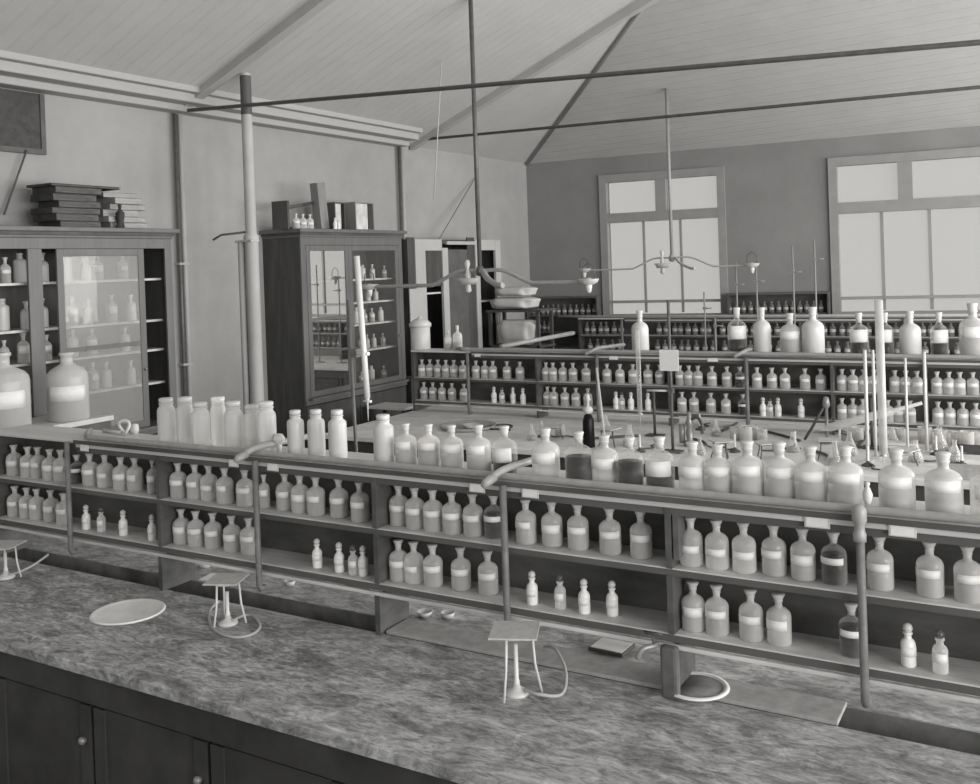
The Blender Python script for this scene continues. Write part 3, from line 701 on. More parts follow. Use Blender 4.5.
m_ = yat(349, XF, 2.2)
C2 = cabinet(C2Y0, C2Y1, .96, 2.63, [c2z[0], c2z[1], onx(380, 278, XF-.2).z, onx(380, 300, XF-.2).z], [(C2Y0+.075, m_, 'cabglass2', -.016, onx(330, 318, XF).z), (m_+.005, C2Y1-.075, 'cabglass', -.018, 0)],
             'dark-sided glazed cabinet beside the column with wooden boxes on top')
# bottles standing in the cabinets
CB = {'s': jar(.20, .042, .020, 'white'), 'w': reagent('reagent_bottle', None, h=.17, r=.036, body='white', label=None, seg=14), 'a': reagent('reagent_bottle', 'liq_a', .4, h=.17, r=.036, seg=14, label=(.05, .09)),
      'b': reagent('reagent_bottle', 'liq_b', .4, h=.16, r=.034, seg=14)}
CN = {'s': 'white jar', 'w': 'white bottle', 'a': 'clear labelled bottle', 'b': 'greyish labelled bottle'}
def shelf_row(z, ys, cab, sname, x=XF-.21, sc=1):
    for i, (y, k) in enumerate(ys):
        CB[k].at((x+random.uniform(-.03, .05), y, z+.0004), random.uniform(.9, 1.9), '%s, %s along the %s shelf inside %s cabinet' % (CN[k], ordw(i), sname, cab),
                 'bottles inside the %s cabinet' % cab, sc*random.uniform(.88, 1.05))
for z, nm, us in ((cz1[0], 'top', [(4, 'b'), (20, 's'), (46, 'w'), (68, 's'), (84, 'w'), (100, 'a'), (120, 'b')]), (cz1[1], 'second', [(6, 's'), (24, 'w'), (46, 'w'), (70, 'a'), (90, 'w'), (112, 'a'), (130, 'w')]),
                  (cz1[2], 'third', [(5, 'b'), (22, 'a'), (46, 'a'), (75, 'w'), (95, 'a'), (125, 'w')]), (cz1[3], 'lowest', [(8, 'a'), (24, 'a'), (80, 'w'), (95, 'a'), (108, 'w'), (130, 'w')])):
    shelf_row(z, [(yat(u, XF-.2, z), k) for u, k in us], 'left', nm, sc=1.15)
for z, nm, us in ((c2z[0], 'third', [(314, 'w'), (320, 'w'), (326, 'a'), (333, 's'), (340, 'w'), (358, 's'), (366, 'b'), (374, 'a'), (380, 's'), (386, 'w')]),
                  (c2z[1], 'fourth', [(313, 'w'), (319, 's'), (326, 'a'), (332, 'a'), (339, 'w'), (360, 'a'), (368, 'w'), (376, 'w'), (384, 'a')]),
                  (.981, 'lowest', [(315, 'a'), (322, 'w'), (329, 'a'), (337, 's'), (343, 'w'), (360, 'a'), (367, 's'), (373, 's'), (385, 'b')]),
                  (onx(380, 278, XF-.2).z, 'top', [(358, 's'), (364, 's'), (371, 'w'), (382, 'b')]), (onx(380, 300, XF-.2).z, 'second', [(359, 'a'), (369, 'w'), (376, 'w'), (385, 'a')])):
    pts_ = [(yat(u, XF-.2, z), k) for u, k in us]
    fx = []
    for y, k in pts_:
        if fx and y-fx[-1][0] < .085: y = fx[-1][0]+.085
        if y < C2Y1-.08: fx.append((y, k))
    shelf_row(z, fx, 'second', nm, sc=.86)
p = onx(396, 378, XF+.03)
CB['a'].at((XF+.02, C2Y1-.13, .9805), 1.2, 'single pale bottle standing on the ledge outside the second cabinet', None, .9) if False else None

# things on top of the cabinets
zc = 2.6005
def slab_box(name, lab, cat, x, y, z, sx, sy, sz, m, rz=0, group=None, bevel=.003):
    o = obj(name, B(-sx/2, sx/2, -sy/2, sy/2, 0, sz), m, bevel=bevel); o.location = (x, y, z); o.rotation_euler = (0, 0, rz)
    return tag(o, lab, cat, group)
def book(lab, x, y, z, sx, sy, sz, cover, rz, group):
    t = thing('book', lab, 'book', (x, y, z), rz, group)
    obj('cover', B((-sx/2, sx/2, -sy/2, sy/2, 0, .004), (-sx/2, sx/2, -sy/2, sy/2, sz-.004, sz), (-sx/2, sx/2, -sy/2, -sy/2+.004, .004, sz-.004)), cover, t)
    obj('pages', B(-sx/2+.006, sx/2-.006, -sy/2+.004, sy/2-.008, .004, sz-.004), 'paper' if cover == 'booklight' else 'darkpages', t)
y0 = yat(68, -6.48, 2.7); z = zc
hs = [.05, .055, .045, .05, .055, .05]
for i, h in enumerate(hs):
    book('dark cloth-bound book, %s from the bottom of the left stack' % ORD[i], -6.48+.02*math.sin(i*3), y0+.02*math.cos(i*2.2), z, .26, .36+.03*(i % 3), h-.001, 'book', .05*math.sin(i*1.7), 'dark books stacked on the left cabinet'); z += h
book('wide thin ledger lying across the left stack of books', -6.47, y0+.06, z, .28, .62, .018, 'book', .03, None)
y1_ = yat(117, -6.48, 2.7)+.0; z = zc
for i, h in enumerate([.05, .045, .055, .045, .05, .04]):
    book('pale worn book, %s from the bottom of the right stack' % ORD[i], -6.49+.02*math.sin(i*2), y1_+.03*math.cos(i*1.9), z, .24, .36+.04*(i % 2)-.02*i, h-.001, 'booklight', .09*math.sin(i*2.1), 'pale books stacked on the left cabinet'); z += h
yb_ = yat(119, -6.33, 2.65)
t = thing('reagent_bottle', 'small dark bottle standing in front of the pale stack of books', 'bottle', (-6.315, yb_, zc))
obj('glass_body', L([(0, 0), (.035, 0), (.030, .02), (.026, .05), (.034, .09), (.034, .12), (.012, .145), (.012, .17), (0, .17)], 16), 'book', t)
obj('stopper', L([(0, .1705), (.014, .1705), (.016, .185), (0, .19)], 12), 'book', t)
zc2 = 2.6305
# open box frame and plank, two box cases
ya_ = yat(281, -6.45, 2.7); yb_ = yat(318, -6.45, 2.7)
t = thing('wooden_stand', 'dark wooden frame with sloping bar on the second cabinet', 'frame', (-6.45, ya_, zc2))
obj('upright', B(-.10, .10, -.014, .014, 0, .27), 'dark', t); 
obj('sloping_bar', T([(0, .036, .20), (0, (yb_-ya_)-.02, .28)], .016, 6), 'dark', t)
obj('foot', B(-.03, .03, .031, (yb_-ya_)-.06, 0, .025), 'dark', t)
yp = yat(320, -6.40, 2.8)
o = obj('wooden_plank', B(-.05, .05, -.06, .06, 0, .47), 'wood', bevel=.003); o.location = (-6.42, yp+.045, zc2+.006); o.rotation_euler = (R(6), 0, 0)
tag(o, 'tall upright plank leaning back on top of the second cabinet', 'plank')
for i, u in enumerate((296, 303, 310)):
    RB['e' if i else 'a'].at((-6.35, yat(u, -6.35, 2.7), zc2), 1, 'glass bottle, %s of three inside the dark frame on second cabinet' % ORD[i], 'three bottles in the wooden frame', .95)
def openbox(u, wid, h, m, lab, d=.2, ym=0):
    t = thing('wooden_case', lab, 'box', (-6.48, yat(u, -6.35, 2.7)+ym, zc2))
    obj('case_body', B((-d/2, d/2, -wid/2, wid/2, 0, .012), (-d/2, d/2, -wid/2, wid/2, h-.012, h), (-d/2, d/2, -wid/2, -wid/2+.014, .012, h-.012), (-d/2, d/2, wid/2-.014, wid/2, .012, h-.012), (-d/2, -d/2+.01, -wid/2, wid/2, .012, h-.012)), m, t)
    obj('front_panel', B(d/2-.03, d/2-.02, -wid/2+.016, wid*.22, .014, h-.014), 'shelf', t)
openbox(342, .17, .285, 'dark', 'narrow dark case behind the leaning plank on second cabinet', .22)
openbox(366, .32, .30, 'wood', 'square pale instrument case at right end of second cabinet top', .24)
DB['s'].at((-6.27, yat(335, -6.27, 2.7), zc2), 0, 'small white bottle before the dark case on second cabinet', None, 1.0)
DB['s'].at((-6.27, yat(338.5, -6.27, 2.7), zc2), 0, 'lower white bottle beside the dark case on second cabinet', None, .8)

# white slab bench before the left cabinet with two carboys
t = thing('side_bench', 'white-topped side bench before the left cabinet', 'bench', (0, 0, 0))
pe = onz(115, 411, 1.25); SX = onz(46, 427, 1.25).x
pe.y = yat(114, SX, 1.25)
obj('worktop', B(XF+.062, SX, 2.7, pe.y, 1.215, 1.25), 'slab', t, bevel=.004)
obj('front_board', B(SX-.03, SX-.01, 2.7, pe.y-.02, .1, 1.215), 'apron', t); obj('end_board', B(XF+.07, SX-.03, pe.y-.04, pe.y-.02, 0, 1.215), 'apron', t)
def carboy(u, v, r, h, lab):
    p = onz(u, v, 1.25)
    cx0 = SX-r-.01
    t = thing('carboy', lab, 'carboy', (cx0, yat(u, cx0, 1.4), 1.2504))
    obj('glass_body', L([(0, 0), (r*.96, 0), (r, .01), (r, h*.62), (r*.96, h*.69), (r*.8, h*.75), (r*.45, h*.81), (r*.30, h*.84), (r*.28, h*.95), (r*.36, h*.96), (r*.36, h), (0, h)], 30), 'glassmilk', t)
    obj('contents', L([(0, .006), (r*.93, .006), (r*.93, h*.27), (0, h*.27)], 24), 'liq_a', t)
    obj('paper_label', arc_label(r, h*.30, h*.52, 60, c=-40), 'label', t)
    return t
carboy(3, 436, .165, .50, 'big round carboy at left edge of the picture'); carboy(68, 420, .135, .46, 'frosted carboy standing on the side bench before cabinet door')
# framed blackboard and its stay
t = thing('blackboard', 'dark framed board on the left wall above the cabinet', 'board', (XW+.005, 0, 0))
q = onx(46, 155, XW+.03); qy = q.y; qz = q.z
obj('board', B(.01, .025, qy-1.05, qy-.03, qz+.04, 3.66), 'slate', t); obj('frame', B((0, .035, qy-1.09, qy, qz, qz+.04), (0, .035, qy-.04, qy, qz+.04, 3.66), (0, .035, qy-1.09, qy-1.05, qz+.04, 3.66)), 'apron', t)
obj('stay', T([(.045, onx(23, 158, XW).y, qz+.02), (.045, onx(0, 215, XW).y, onx(0, 215, XW).z)], .008, 6), 'apron', t)

# tall white-framed fume cupboard in the far left corner
y_ = lambda u: yat(u, XF, 1.9)
t = thing('fume_cupboard', 'tall white-framed cupboard with dark doors on far left wall', 'cupboard', (0, 0, 0))
zt = 2.54
yA, yB_, yC_, yD = y_(409), y_(447), y_(479), y_(501)
obj('carcass', B((XW+.005, XF-.02, yA, yA+.03, 0, zt-.05), (XW+.005, XF-.02, yD-.03, yD, 0, zt-.05), (XW+.005, XW+.02, yA, yD, 0, zt-.05), (XW+.005, XF-.02, yA, yD, zt-.05, zt)), 'cabside', t)
obj('white_frame', B((XF-.02, XF+.012, y_(416), y_(426), .1, zt), (XF-.02, XF+.012, y_(443), y_(448.5), .1, zt-.1), (XF-.02, XF+.012, y_(476), y_(480), .1, zt), (XF-.02, XF+.012, y_(496), y_(501), .1, zt),
    (XF-.02, XF+.008, y_(426), y_(443), zt-.13, zt), (XF-.02, XF+.008, y_(480), y_(496), zt-.13, zt), (XF-.02, XF+.008, y_(448.5), y_(476), zt-.06, zt-.02)), 'column', t)
obj('dark_door', B((XF-.02, XF-.001, y_(409), y_(416), .1, zt+.02)), 'cabside', t)
d = obj('dark_door', B((XF-.018, XF-.004, y_(448.5)+.005, y_(469), .1, zt-.12)), 'wood' if False else 'apron', t)
obj('dark_door', B((XF-.018, XF-.002, y_(469), y_(476), .1, zt+.03)), 'cabside', t)
obj('sash', B((XF-.018, XF-.004, y_(426), y_(443), zt-.55, zt-.13)), 'cabside', t)
obj('shelf', B((XW+.02, XF-.03, y_(426), y_(443), 1.9, 1.92)), 'slab', t)
obj('shelf', B((XW+.02, XF-.03, y_(480), y_(496), 1.75, 1.77)), 'slab', t)
# cloths hanging and piled at the corner beside it
def cloth(lab, u, v, y, w, h, d):
    p = ony(u, v, y); bm = bmesh.new(); bmesh.ops.create_icosphere(bm, subdivisions=4, radius=1)
    rnd = random.Random(int(u*7+v))
    ph = [rnd.uniform(0, 6) for _ in range(4)]
    for q in bm.verts:
        c = q.co.copy(); k = 1+.05*math.sin(5*c.x+ph[0]+2*c.z)+.04*math.sin(9*c.x+ph[1])+.05*math.sin(7*c.z+ph[2]+3*c.x)
        sg = lambda t_: math.copysign(abs(t_)**.55, t_)
        q.co = Vector((sg(c.x)*w/2*k, sg(c.y)*d/2*k, sg(c.z)*h/2*(.96+.04*math.sin(4*c.x+ph[3]))))
    for f in bm.faces: f.smooth = True
    o = obj('cloth', bm, 'cloth'); o.location = p; return tag(o, lab, 'cloth', 'folded cloths in the far left corner')
t = thing('side_table', 'narrow dark stand beside the white-framed cupboard', 'stand', (-5.87, 10.65, 0))
obj('tabletop', B(-.38, .40, -.22, .22, 1.62, 1.65), 'dark', t)
obj('lower_shelf', B(-.36, .38, -.20, .20, 1.18, 1.20), 'dark', t)
for sx in (-1, 1):
    for sy in (-1, 1): obj('leg', B(sx*.34-.02, sx*.34+.02, sy*.18-.02, sy*.18+.02, 0, 1.62), 'dark', t)
def pile(lab, x, y, z, w, h, d):
    o = cloth(lab, 500, 300, 10, w, h, d); o.location = (x, y, z+h/2*.98); return o
X_ = lambda u: xat(u, 10.6, 1.75)
pile('white folded cloth low on the stand in the far left corner', max(X_(508), -5.92), 10.6, 1.65, .62, .16, .36)
pile('white folded cloth lying uppermost in the far left corner', max(X_(514), -5.90), 10.6, 1.81, .52, .13, .32)
pile('drooping pale cloth hanging lowest in the far left corner', -5.84, 10.52, 1.2005, .54, .34, .26)

# pale leaning board right of the second cabinet, small table below
o = obj('pale_board', B(-.01, .01, -.085, .085, 0, .98), 'column', bevel=.008); o.location = (XF-.05, yat(405, XF, 1.3)-.02, .985); tag(o, 'pale upright board right of the second cabinet', 'board')
o.location = (XF+.02, C2Y1+.17, .9)
o.location.z = 1.0; 
t = thing('wall_cupboard', 'dark low cupboard between second cabinet and middle rack', 'cupboard', (-6.5, C2Y1+.32, 0))
obj('carcass', B(-.29, .25, -.30, .30, .05, .97), 'cabside', t); obj('top', B(-.29, .28, -.31, .31, .97, .999), 'cabfront', t); obj('plinth', B(-.27, .22, -.28, .28, 0, .05), 'cabside', t)
pt = onz(391, 406, .80)
t = thing('wooden_table', 'small dark table with pale top before the second cabinet', 'table', (pt.x, pt.y, 0))
obj('tabletop', B(-.24, .24, -.10, .22, .775, .80), 'slab', t, bevel=.003)
for sx in (-1, 1):
    for sy in (-.06, .18): obj('leg', B(sx*.21-.018, sx*.21+.018, sy-.018, sy+.018, 0, .775), 'dark', t)

# ------------------------------------------------------------------ hanging gas lights
def gasolier(cx, cy, zarm, ztop, halfs, lab, r=.018, m='pipe', md='darkpipe', armz=-.11):
    t = thing('gas_pendant', lab, 'gas light', (cx, cy, 0))
    obj('drop_pipe', T([(0, 0, zarm), (0, 0, ztop)], .021, 10), md, t)
    obj('tee', L([(0, 0), (.035, .01), (.04, .05), (.03, .09), (0, .10)], 14, (0, 0, zarm-.05)), md, t)
    for s in (-1, 1):
        half = halfs[0 if s < 0 else 1]
        arm = obj('arm', T(curvepts([(0, 0, zarm), (s*.20, 0, zarm+.005), (s*.32, 0, zarm-.03), (s*.50, 0, zarm+armz), (s*.62, 0, zarm+armz-.01), (s*half, 0, zarm+armz-.01)], 5), r, 10), m, t)
        zl = zarm+armz-.01; x = s*(half)
        obj('burner', L([(0, -.10), (.02, -.09), (.03, -.04), (.02, 0), (.022, .03), (0, .03)], 12, (x, 0, zl)), 'steel', arm)
        obj('glass_shade', L([(.03, -.02), (.075, .0), (.09, .03), (.085, .035), (.07, .006), (.028, -.012)], 18, (x, 0, zl-.01)), 'glassmilk', arm)
        obj('hanger', T([(x-.06, 0, zl+.03), (x-.055, 0, zl+.12), (x, 0, zl+.16), (x+.055, 0, zl+.12), (x+.06, 0, zl+.03)], .005, 6), 'darkpipe', arm)
    a2 = obj('arm', T(curvepts([(0, 0, zarm), (.07, -.05, zarm-.01), (.15, -.12, zarm-.07), (.30, -.20, zarm-.13), (.36, -.22, zarm-.13)], 5), r*1.5, 10), m, t)
    obj('burner', L([(0, -.17), (.03, -.15), (.018, -.05), (.03, 0), (.012, .05), (.026, .10), (.02, .13), (0, .14)], 12, (-.12, -.02, zarm-.03)), 'stopper', a2)
    obj('glass_shade', L([(.02, -.03), (.07, -.07), (.10, -.01), (.095, -.01), (.065, -.055), (.02, -.02)], 16, (-.12, -.02, zarm-.05)), 'glassmilk', a2)
    return t
gy = 7.5
gx = ony(480, 271, gy); gt = EZ+SL*(gx.x-XW)-.02
gasolier(gx.x, gy, gx.z, min(gt, 5.2), (1.27, 1.08), 'hanging gas pipe with two curved arms above the middle rack')
gx2 = ony(672, 258, 11.4); gasolier(gx2.x, 11.4, gx2.z, EZ+SL*1.45, (1.20, xat(752, 11.4, 2.1)-gx2.x), 'faint hanging gas light before the first window', r=.011, m='column', md='pipe')  # paler materials than the near pendant; distance haze is in their colour
# cords hanging from the ceiling
def cord(lab, p, q, r=.006, m='rope', nm='cord'):
    o = obj(nm, T([p, q], r, 6), m); return tag(o, lab, 'cord')
pa = ony(441.5, 135, 8.2); pb = ony(434, 200, 8.2); pc = ony(443, 97, 8.2)
cord('thin pale cord hanging in front of the left wall', (pc.x, 8.2, min(pc.z+.6, EZ+SL*(pc.x-XW)-.02)), (pb.x, 8.2, pb.z))
pa = onx(475, 178, XW+.03); pb = onx(439, 245, XW+.25)
cord('thin dark stay wire slanting up above the white-framed cupboard', pa, (pb.x, pb.y, max(pb.z, 2.55)), .006, 'darkpipe')

# ------------------------------------------------------------------ apparatus
def gauze_mesh(s): return B(-s, s, -s, s, 0, .006)
def tripod(x, y, z, h, lab, glab, s=.07, m='steel', rz=0, burner=None, n=3, group=None):
    t = thing('tripod_stand', lab, 'tripod', (x, y, z), rz, group)
    for k in range(n):
        a = 2*PI*k/n+.5; ca, sa = math.cos(a), math.sin(a)
        obj('leg', T([(s*.72*ca, s*.72*sa, h), (s*.80*ca, s*.80*sa, h*.5), (s*1.05*ca, s*1.05*sa, .003)], .0042, 8), m, t)
    obj('ring', T([(s*.72*math.cos(k*PI/10), s*.72*math.sin(k*PI/10), h) for k in range(20)], .005, 6, True), m, t)
    o = obj('wire_gauze', gauze_mesh(s), 'gauze', bevel=.001); o.location = (x, y, z+h+.0052); o.rotation_euler = (0, 0, rz+.4); tag(o, glab, 'wire gauze', group and group.replace('tripods', 'gauzes'))
    return t
def bunsen(x, y, z, lab, h=.13, base='ceramic', hose=None, rz=0, group=None, hm='rubber'):
    t = thing('bunsen_burner', lab, 'burner', (x, y, z), rz, group)
    obj('base', L([(0, 0), (.040, 0), (.041, .006), (.030, .014), (.014, .022), (.010, .035), (0, .035)], 22), base, t)
    obj('burner_tube', L([(.010, .035), (.010, .045), (.0075, .05), (.0075, h), (.0055, h), (.0055, .05)], 14), 'steel', t)
    if hose: obj('rubber_hose', T(curvepts(hose, 6), .0058, 8), hm, t)
    return t
bz = .8002
def bp(u, v, z=.80): return onz(u, v, z)
p = bp(228, 624); px, py = p.x, p.y
def loc_hose(x, y, pts, zz=.0065):
    out = []
    for q in pts:
        w = bp(q[0], q[1]); out.append((w.x-x, w.y-y, q[2] if len(q) > 2 else zz))
    return out
tripod(px, py, bz, .172, 'wire tripod on the front bench right of the pale basin', 'square gauze mat on the tripod right of the pale basin')
bunsen(px-.0, py+.0, bz, 'bunsen burner with white base and looping hose under the first tripod', .13, hose=[(.03, 0, .02)]+loc_hose(px, py, [(244, 617), (254, 618), (260, 628), (252, 636), (235, 639), (218, 634), (210, 624), (210, 612), (219, 606, .02)]))
p = bp(517, 694); qx, qy = p.x, p.y
tripod(qx, qy, bz, .20, 'wire tripod on the front bench before the plain tile', 'square gauze mat on the tripod at lower centre', s=.078)
bunsen(qx, qy, bz, 'bunsen burner under the tripod at lower centre', .165, hose=[(.03, 0, .02), (.09, -.01, .02)]+loc_hose(qx, qy, [(562, 696), (566, 680, .03), (556, 664, .05), (545, 655, .03)]))
p = bp(6, 578)
tripod(p.x, p.y, bz, .15, 'wire tripod at the left edge of the front bench', 'gauze mat on the tripod at the left edge')
bunsen(p.x, p.y, bz, 'bunsen burner under the tripod at the left edge', .12, hose=[(.03, 0, .02)]+loc_hose(p.x, p.y, [(20, 573), (34, 566), (48, 556)]))
# shallow round pale basin on the bench
p = bp(128, 612)
o = obj('round_basin', L([(0, .002), (.122, .002), (.136, .004), (.142, .006), (.148, .005), (.152, 0), (0, 0)], 48), 'porcelain'); o.location = (p.x, p.y, bz); tag(o, 'shallow round pale basin lying on the front bench', 'basin')
o = slab_box('bench_tile', 'dark-edged rectangular tile on the front bench below the rack', 'tile', bp(618, 648).x, bp(618, 648).y-.055, .8152, .135, .11, .014, 'slate', -.05)
obj('tile_face', B(-.061, .061, -.048, .048, .0141, .0160), 'shelf', o)
# sink bowl under the right bays, water tap on the lead post
p = bp(722, 660)
o = obj('sink_bowl', L([(0, .002), (.088, .002), (.092, .006), (.104, .006), (.106, .003), (.106, 0), (0, 0)], 40), 'porcelain'); o.location = (p.x, 2.99, bz+.0155); obj('bowl_shade', L([(0, .0022), (.085, .0022), (.085, .0032), (0, .0032)], 36), 'trough', o); tag(o, 'round grey sink bowl under the front rack right of the lead post', 'sink')  # flat dark disc stands in for the shaded inside of the sink
t = thing('water_tap', 'small tap mounted on the post at the lower shelf end', 'tap', (B1[2]-.035, Y1-.075, .975))
obj('tap_body', T(curvepts([(0, .028, 0), (0, 0, .004), (-.025, -.03, 0), (-.04, -.04, -.03)], 4), .009, 10), 'brass', t)
obj('handle', T([(0, 0, .004), (0, 0, .03), (-.03, 0, .045), (.03, 0, .045)], .005, 8), 'iron', t)
# pale bits under and on the shelves of the front rack
for i, (u, v, s) in enumerate(((425, 612, .03), (448, 614, .028), (290, 586, .025), (205, 578, .035))):
    pp = bp(u, v); 
    o = obj('evaporating_dish', L([(0, .004), (s*.6, .006), (s, .022), (s*1.06, .022), (s*.7, 0), (0, 0)], 20), 'ceramic')
    o.location = (xat(u, 3.17+.03*i, .82), 3.17+.03*i, bz); tag(o, 'small white dish under the shelf, %s from right beneath front rack' % ORD[i if i < 2 else i], 'dish', 'dishes beneath the front rack')

OCC = []
def bq(u, v, r=.06):
    p = bp(u, v); y = min(max(p.y, BM+.03+r), Y2-.075-r); q0 = ony(u, v, y); x0 = xat(u, y, .82)
    best = None
    for k in range(260):
        a = k*2.4; d = .012*math.sqrt(k); x = x0+d*math.cos(a)*1.0; yy_ = y+d*math.sin(a)*1.6
        if not (BM+.03+r <= yy_ <= Y2-.07-r): continue
        if all((x-o[0])**2+(yy_-o[1])**2 > (r+o[2])**2 for o in OCC): best = (x, yy_); break
    if best is None: best = (x0, y)
    OCC.append((best[0], best[1], r)); return Vector((best[0], best[1], .8))
# retort stands and burettes
def retort(x, y, z, h, lab, clamps=(), m='iron', base=(.07, .05), rr=.006, group=None, lean=0):
    t = thing('retort_stand', lab, 'stand', (x, y, z), 0, group)
    obj('base_plate', B(-base[0], base[0], -base[1], base[1], 0, .012), m, t, bevel=.004)
    obj('rod', T([(0, 0, .0122), (lean, 0, h)], rr, 8), m, t)
    for cz, dx, cm in clamps:
        c = obj('clamp', T([(-.02, 0, cz), (dx, -.02, cz)], .008, 8), cm, t); obj('boss', B(-.018, .018, -.018, .018, cz-.018, cz+.018), m, c)
    return t
def burette(x, y, z0, z1, r, lab, lean=0, m='glassmilk', group=None):
    t = thing('burette', lab, 'burette', (x, y, z0), 0, group)
    H = z1-z0
    obj('glass_tube', T([(0, 0, .10), (lean*.3, 0, H*.4), (lean, 0, H)], r, 12), m, t)
    obj('stopcock', T([(-.02, 0, .085), (.02, 0, .085)], .006, 8), 'stopper', t)
    obj('jet', T([(0, 0, 0), (0, 0, .075), (0, 0, .10)], [.002, .004, r*.8], 8), m, t)
    return t
yS = 3.35
sa_ = ony(356, 400, yS); sb = ony(371, 420, yS); sb2 = ony(359.5, 256, yS)
retort(sa_.x+.005, yS, bz, ony(351, 300, yS).z-.8, 'tall retort stand behind the white jars on front rack', [(ony(355, 353, yS).z-.8, .09, 'steel')], 'lead', rr=.008, lean=-.03)
burette(sb.x, yS-.02, sb.z, sb2.z, .013, 'thick white burette held before the second glazed cabinet', lean=sb2.x-sb.x, m='ceramic')
def yb(u, v): return bp(u, v)
# white card stand, burette stands on the middle bench
p = bq(673, 452, .08); r = retort(p.x, p.y, bz, ony(672, 300, p.y).z-.8, 'pale stand rod behind the white card on middle bench', [(ony(672, 391, p.y).z-.8, -.18, 'stopper')], 'lead', rr=.012)
zc_ = ony(669, 360, p.y-.03).z
o = slab_box('white_card', 'square white card fixed to the pale stand rod', 'card', ony(669, 360, p.y-.03).x, p.y-.03, ony(669, 371, p.y-.03).z, .145, .004, .155, 'label', 0, bevel=.0005)
p = bq(655, 436, .07); retort(p.x, p.y, bz, ony(655, 390, p.y).z-.8, 'short dark stand between the two burettes on middle bench', [], 'iron', rr=.012)
p2 = bq(641, 445, .03); burette(p2.x, p2.y, ony(641, 425, p2.y).z, ony(640, 330, p2.y).z, .018, 'white-topped burette left of the white card', m='glassclear')
p = bq(606, 450, .02)
o = obj('glass_rod', T([(p.x, p.y, bz+.005), (p.x-.10, p.y+.1, ony(600, 368, p.y+.1).z)], .009, 8), 'glassmilk'); tag(o, 'pale glass rod leaning before the middle rack pipe post', 'glass rod')
p = bq(884, 480, .05); burette(p.x, p.y, .83, ony(882, 300, p.y).z, .026, 'thick pale glass tower standing right of centre on middle bench', m='glassmilk')
for u, v, top, lab, rr in ((868, 462, 350, 'slim pale rod left of the glass tower', .012), (876, 458, 350, 'slim pale rod next to the glass tower', .010), (908, 455, 358, 'slim pale rod right of the glass tower', .009), (927, 452, 352, 'slim pale rod at right of middle bench', .011)):
    p = bq(u, v, .045); retort(p.x, p.y, bz, ony(u-.5, top, p.y).z-.8, lab, [], 'stopper', base=(.035, .03), rr=rr)
# tall dark bottle with glass ball, metal clamp apparatus
p = bq(589, 447, .05)
t = thing('wash_bottle', 'tall dark bottle with white ball stopper on middle bench', 'bottle', (p.x, p.y, bz))
obj('glass_body', L([(0, 0), (.045, 0), (.047, .01), (.043, .20), (.030, .24), (.022, .25), (0, .25)], 20), 'liq_d', t); obj('stopper', L([(0, .25), (.03, .258), (.042, .28), (.035, .30), (.012, .315), (.010, .34), (.02, .36), (.016, .40), (0, .41)], 18), 'stopper', t)
p = bq(690, 446, .11)
t = thing('brass_tap_stand', 'dark metal tap apparatus standing right of the white card', 'apparatus', (p.x, p.y, bz))
obj('tap_body', L([(0, 0), (.05, 0), (.045, .03), (.02, .05), (.03, .10), (.018, .14), (.032, .17), (.02, .20), (.015, .25), (0, .26)], 16), 'brass', t)
obj('curved_arm', T(curvepts([(0, 0, .19), (.06, 0, .22), (.10, -.01, .17), (.10, -.01, .10)], 4), .013, 8), 'iron', t)
obj('side_tube', L([(0, .0), (.022, 0), (.022, .14), (0, .14)], 12, (-.06, 0, .02)), 'brass', t)
# basin and hose at the left end of the middle bench
p = bq(468, 428, .26)
o = obj('round_basin', L([(0, .008), (.19, .008), (.22, .02), (.235, .028), (.25, .028), (.24, .01), (.22, 0), (0, 0)], 36), 'tile'); o.location = (p.x, p.y, bz); tag(o, 'grey round basin at left end of the middle bench', 'basin')
p3 = p.copy(); p3.x += .05
o = obj('evaporating_dish', L([(0, .01), (.05, .012), (.075, .03), (.08, .03), (.06, 0), (0, 0)], 24), 'ceramic'); o.location = (p3.x, p3.y-.02, .8086); tag(o, 'white dish standing in the grey basin', 'dish')
p = bp(500, 428)
o = obj('rubber_hose', T(curvepts([(p.x+.10*math.cos(a), p.y+.12*math.sin(a), .81) for a in [k*PI/6 for k in range(11)]]+[(p.x+.16, p.y-.10, .81)], 4), .008, 8), 'darkrubber'); tag(o, 'looped dark hose right of the grey basin', 'hose')
# tripods, burners, flasks and beakers on the middle bench
def flask(r=.045, h=.13, m='glassclear'):
    def make():
        t = thing('conical_flask', 'x', 'flask')
        obj('glass_body', L([(0, 0), (r*.92, 0), (r, .008), (r*.9, h*.25), (r*.34, h*.72), (r*.28, h*.78), (r*.28, h*.97), (r*.38, h), (r*.22, h)], 20), m, t)
        obj('liquid', L([(0, .003), (r*.9, .004), (r*.84, h*.24), (0, h*.24)], 18), 'liq_a', t)
        return t
    return Proto(make)
def beaker(r=.04, h=.10):
    def make():
        t = thing('beaker', 'x', 'beaker')
        obj('glass_body', L([(0, 0), (r*.95, 0), (r, .005), (r, h*.97), (r*1.07, h), (r*.96, h*.96), (r*.95, .006), (0, .006)], 20), 'glassclear', t)
        obj('liquid', L([(0, .007), (r*.93, .007), (r*.93, h*.4), (0, h*.4)], 18), 'liq_a', t)
        return t
    return Proto(make)
FL = flask(); BK = beaker()
def wordpos(u): return ('near the white card' if u < 700 else 'beneath the plain middle shelves' if u < 800 else 'beside the glass tower' if u < 900 else 'at the right edge')
fl = [(532, 440), (606, 432), (634, 445), (716, 436), (793, 452), (850, 455), (893, 445), (916, 462), (940, 450), (700, 455), (955, 462), (835, 465)]
for i, (u, v) in enumerate(fl):
    p = bq(u, v, .055); FL.at((p.x, p.y, bz), i, 'conical glass flask, %s from left on the middle bench' % ordw(sorted(x[0] for x in fl).index(u)), 'flasks on the middle bench', 1+.25*((i*7) % 3)/2)
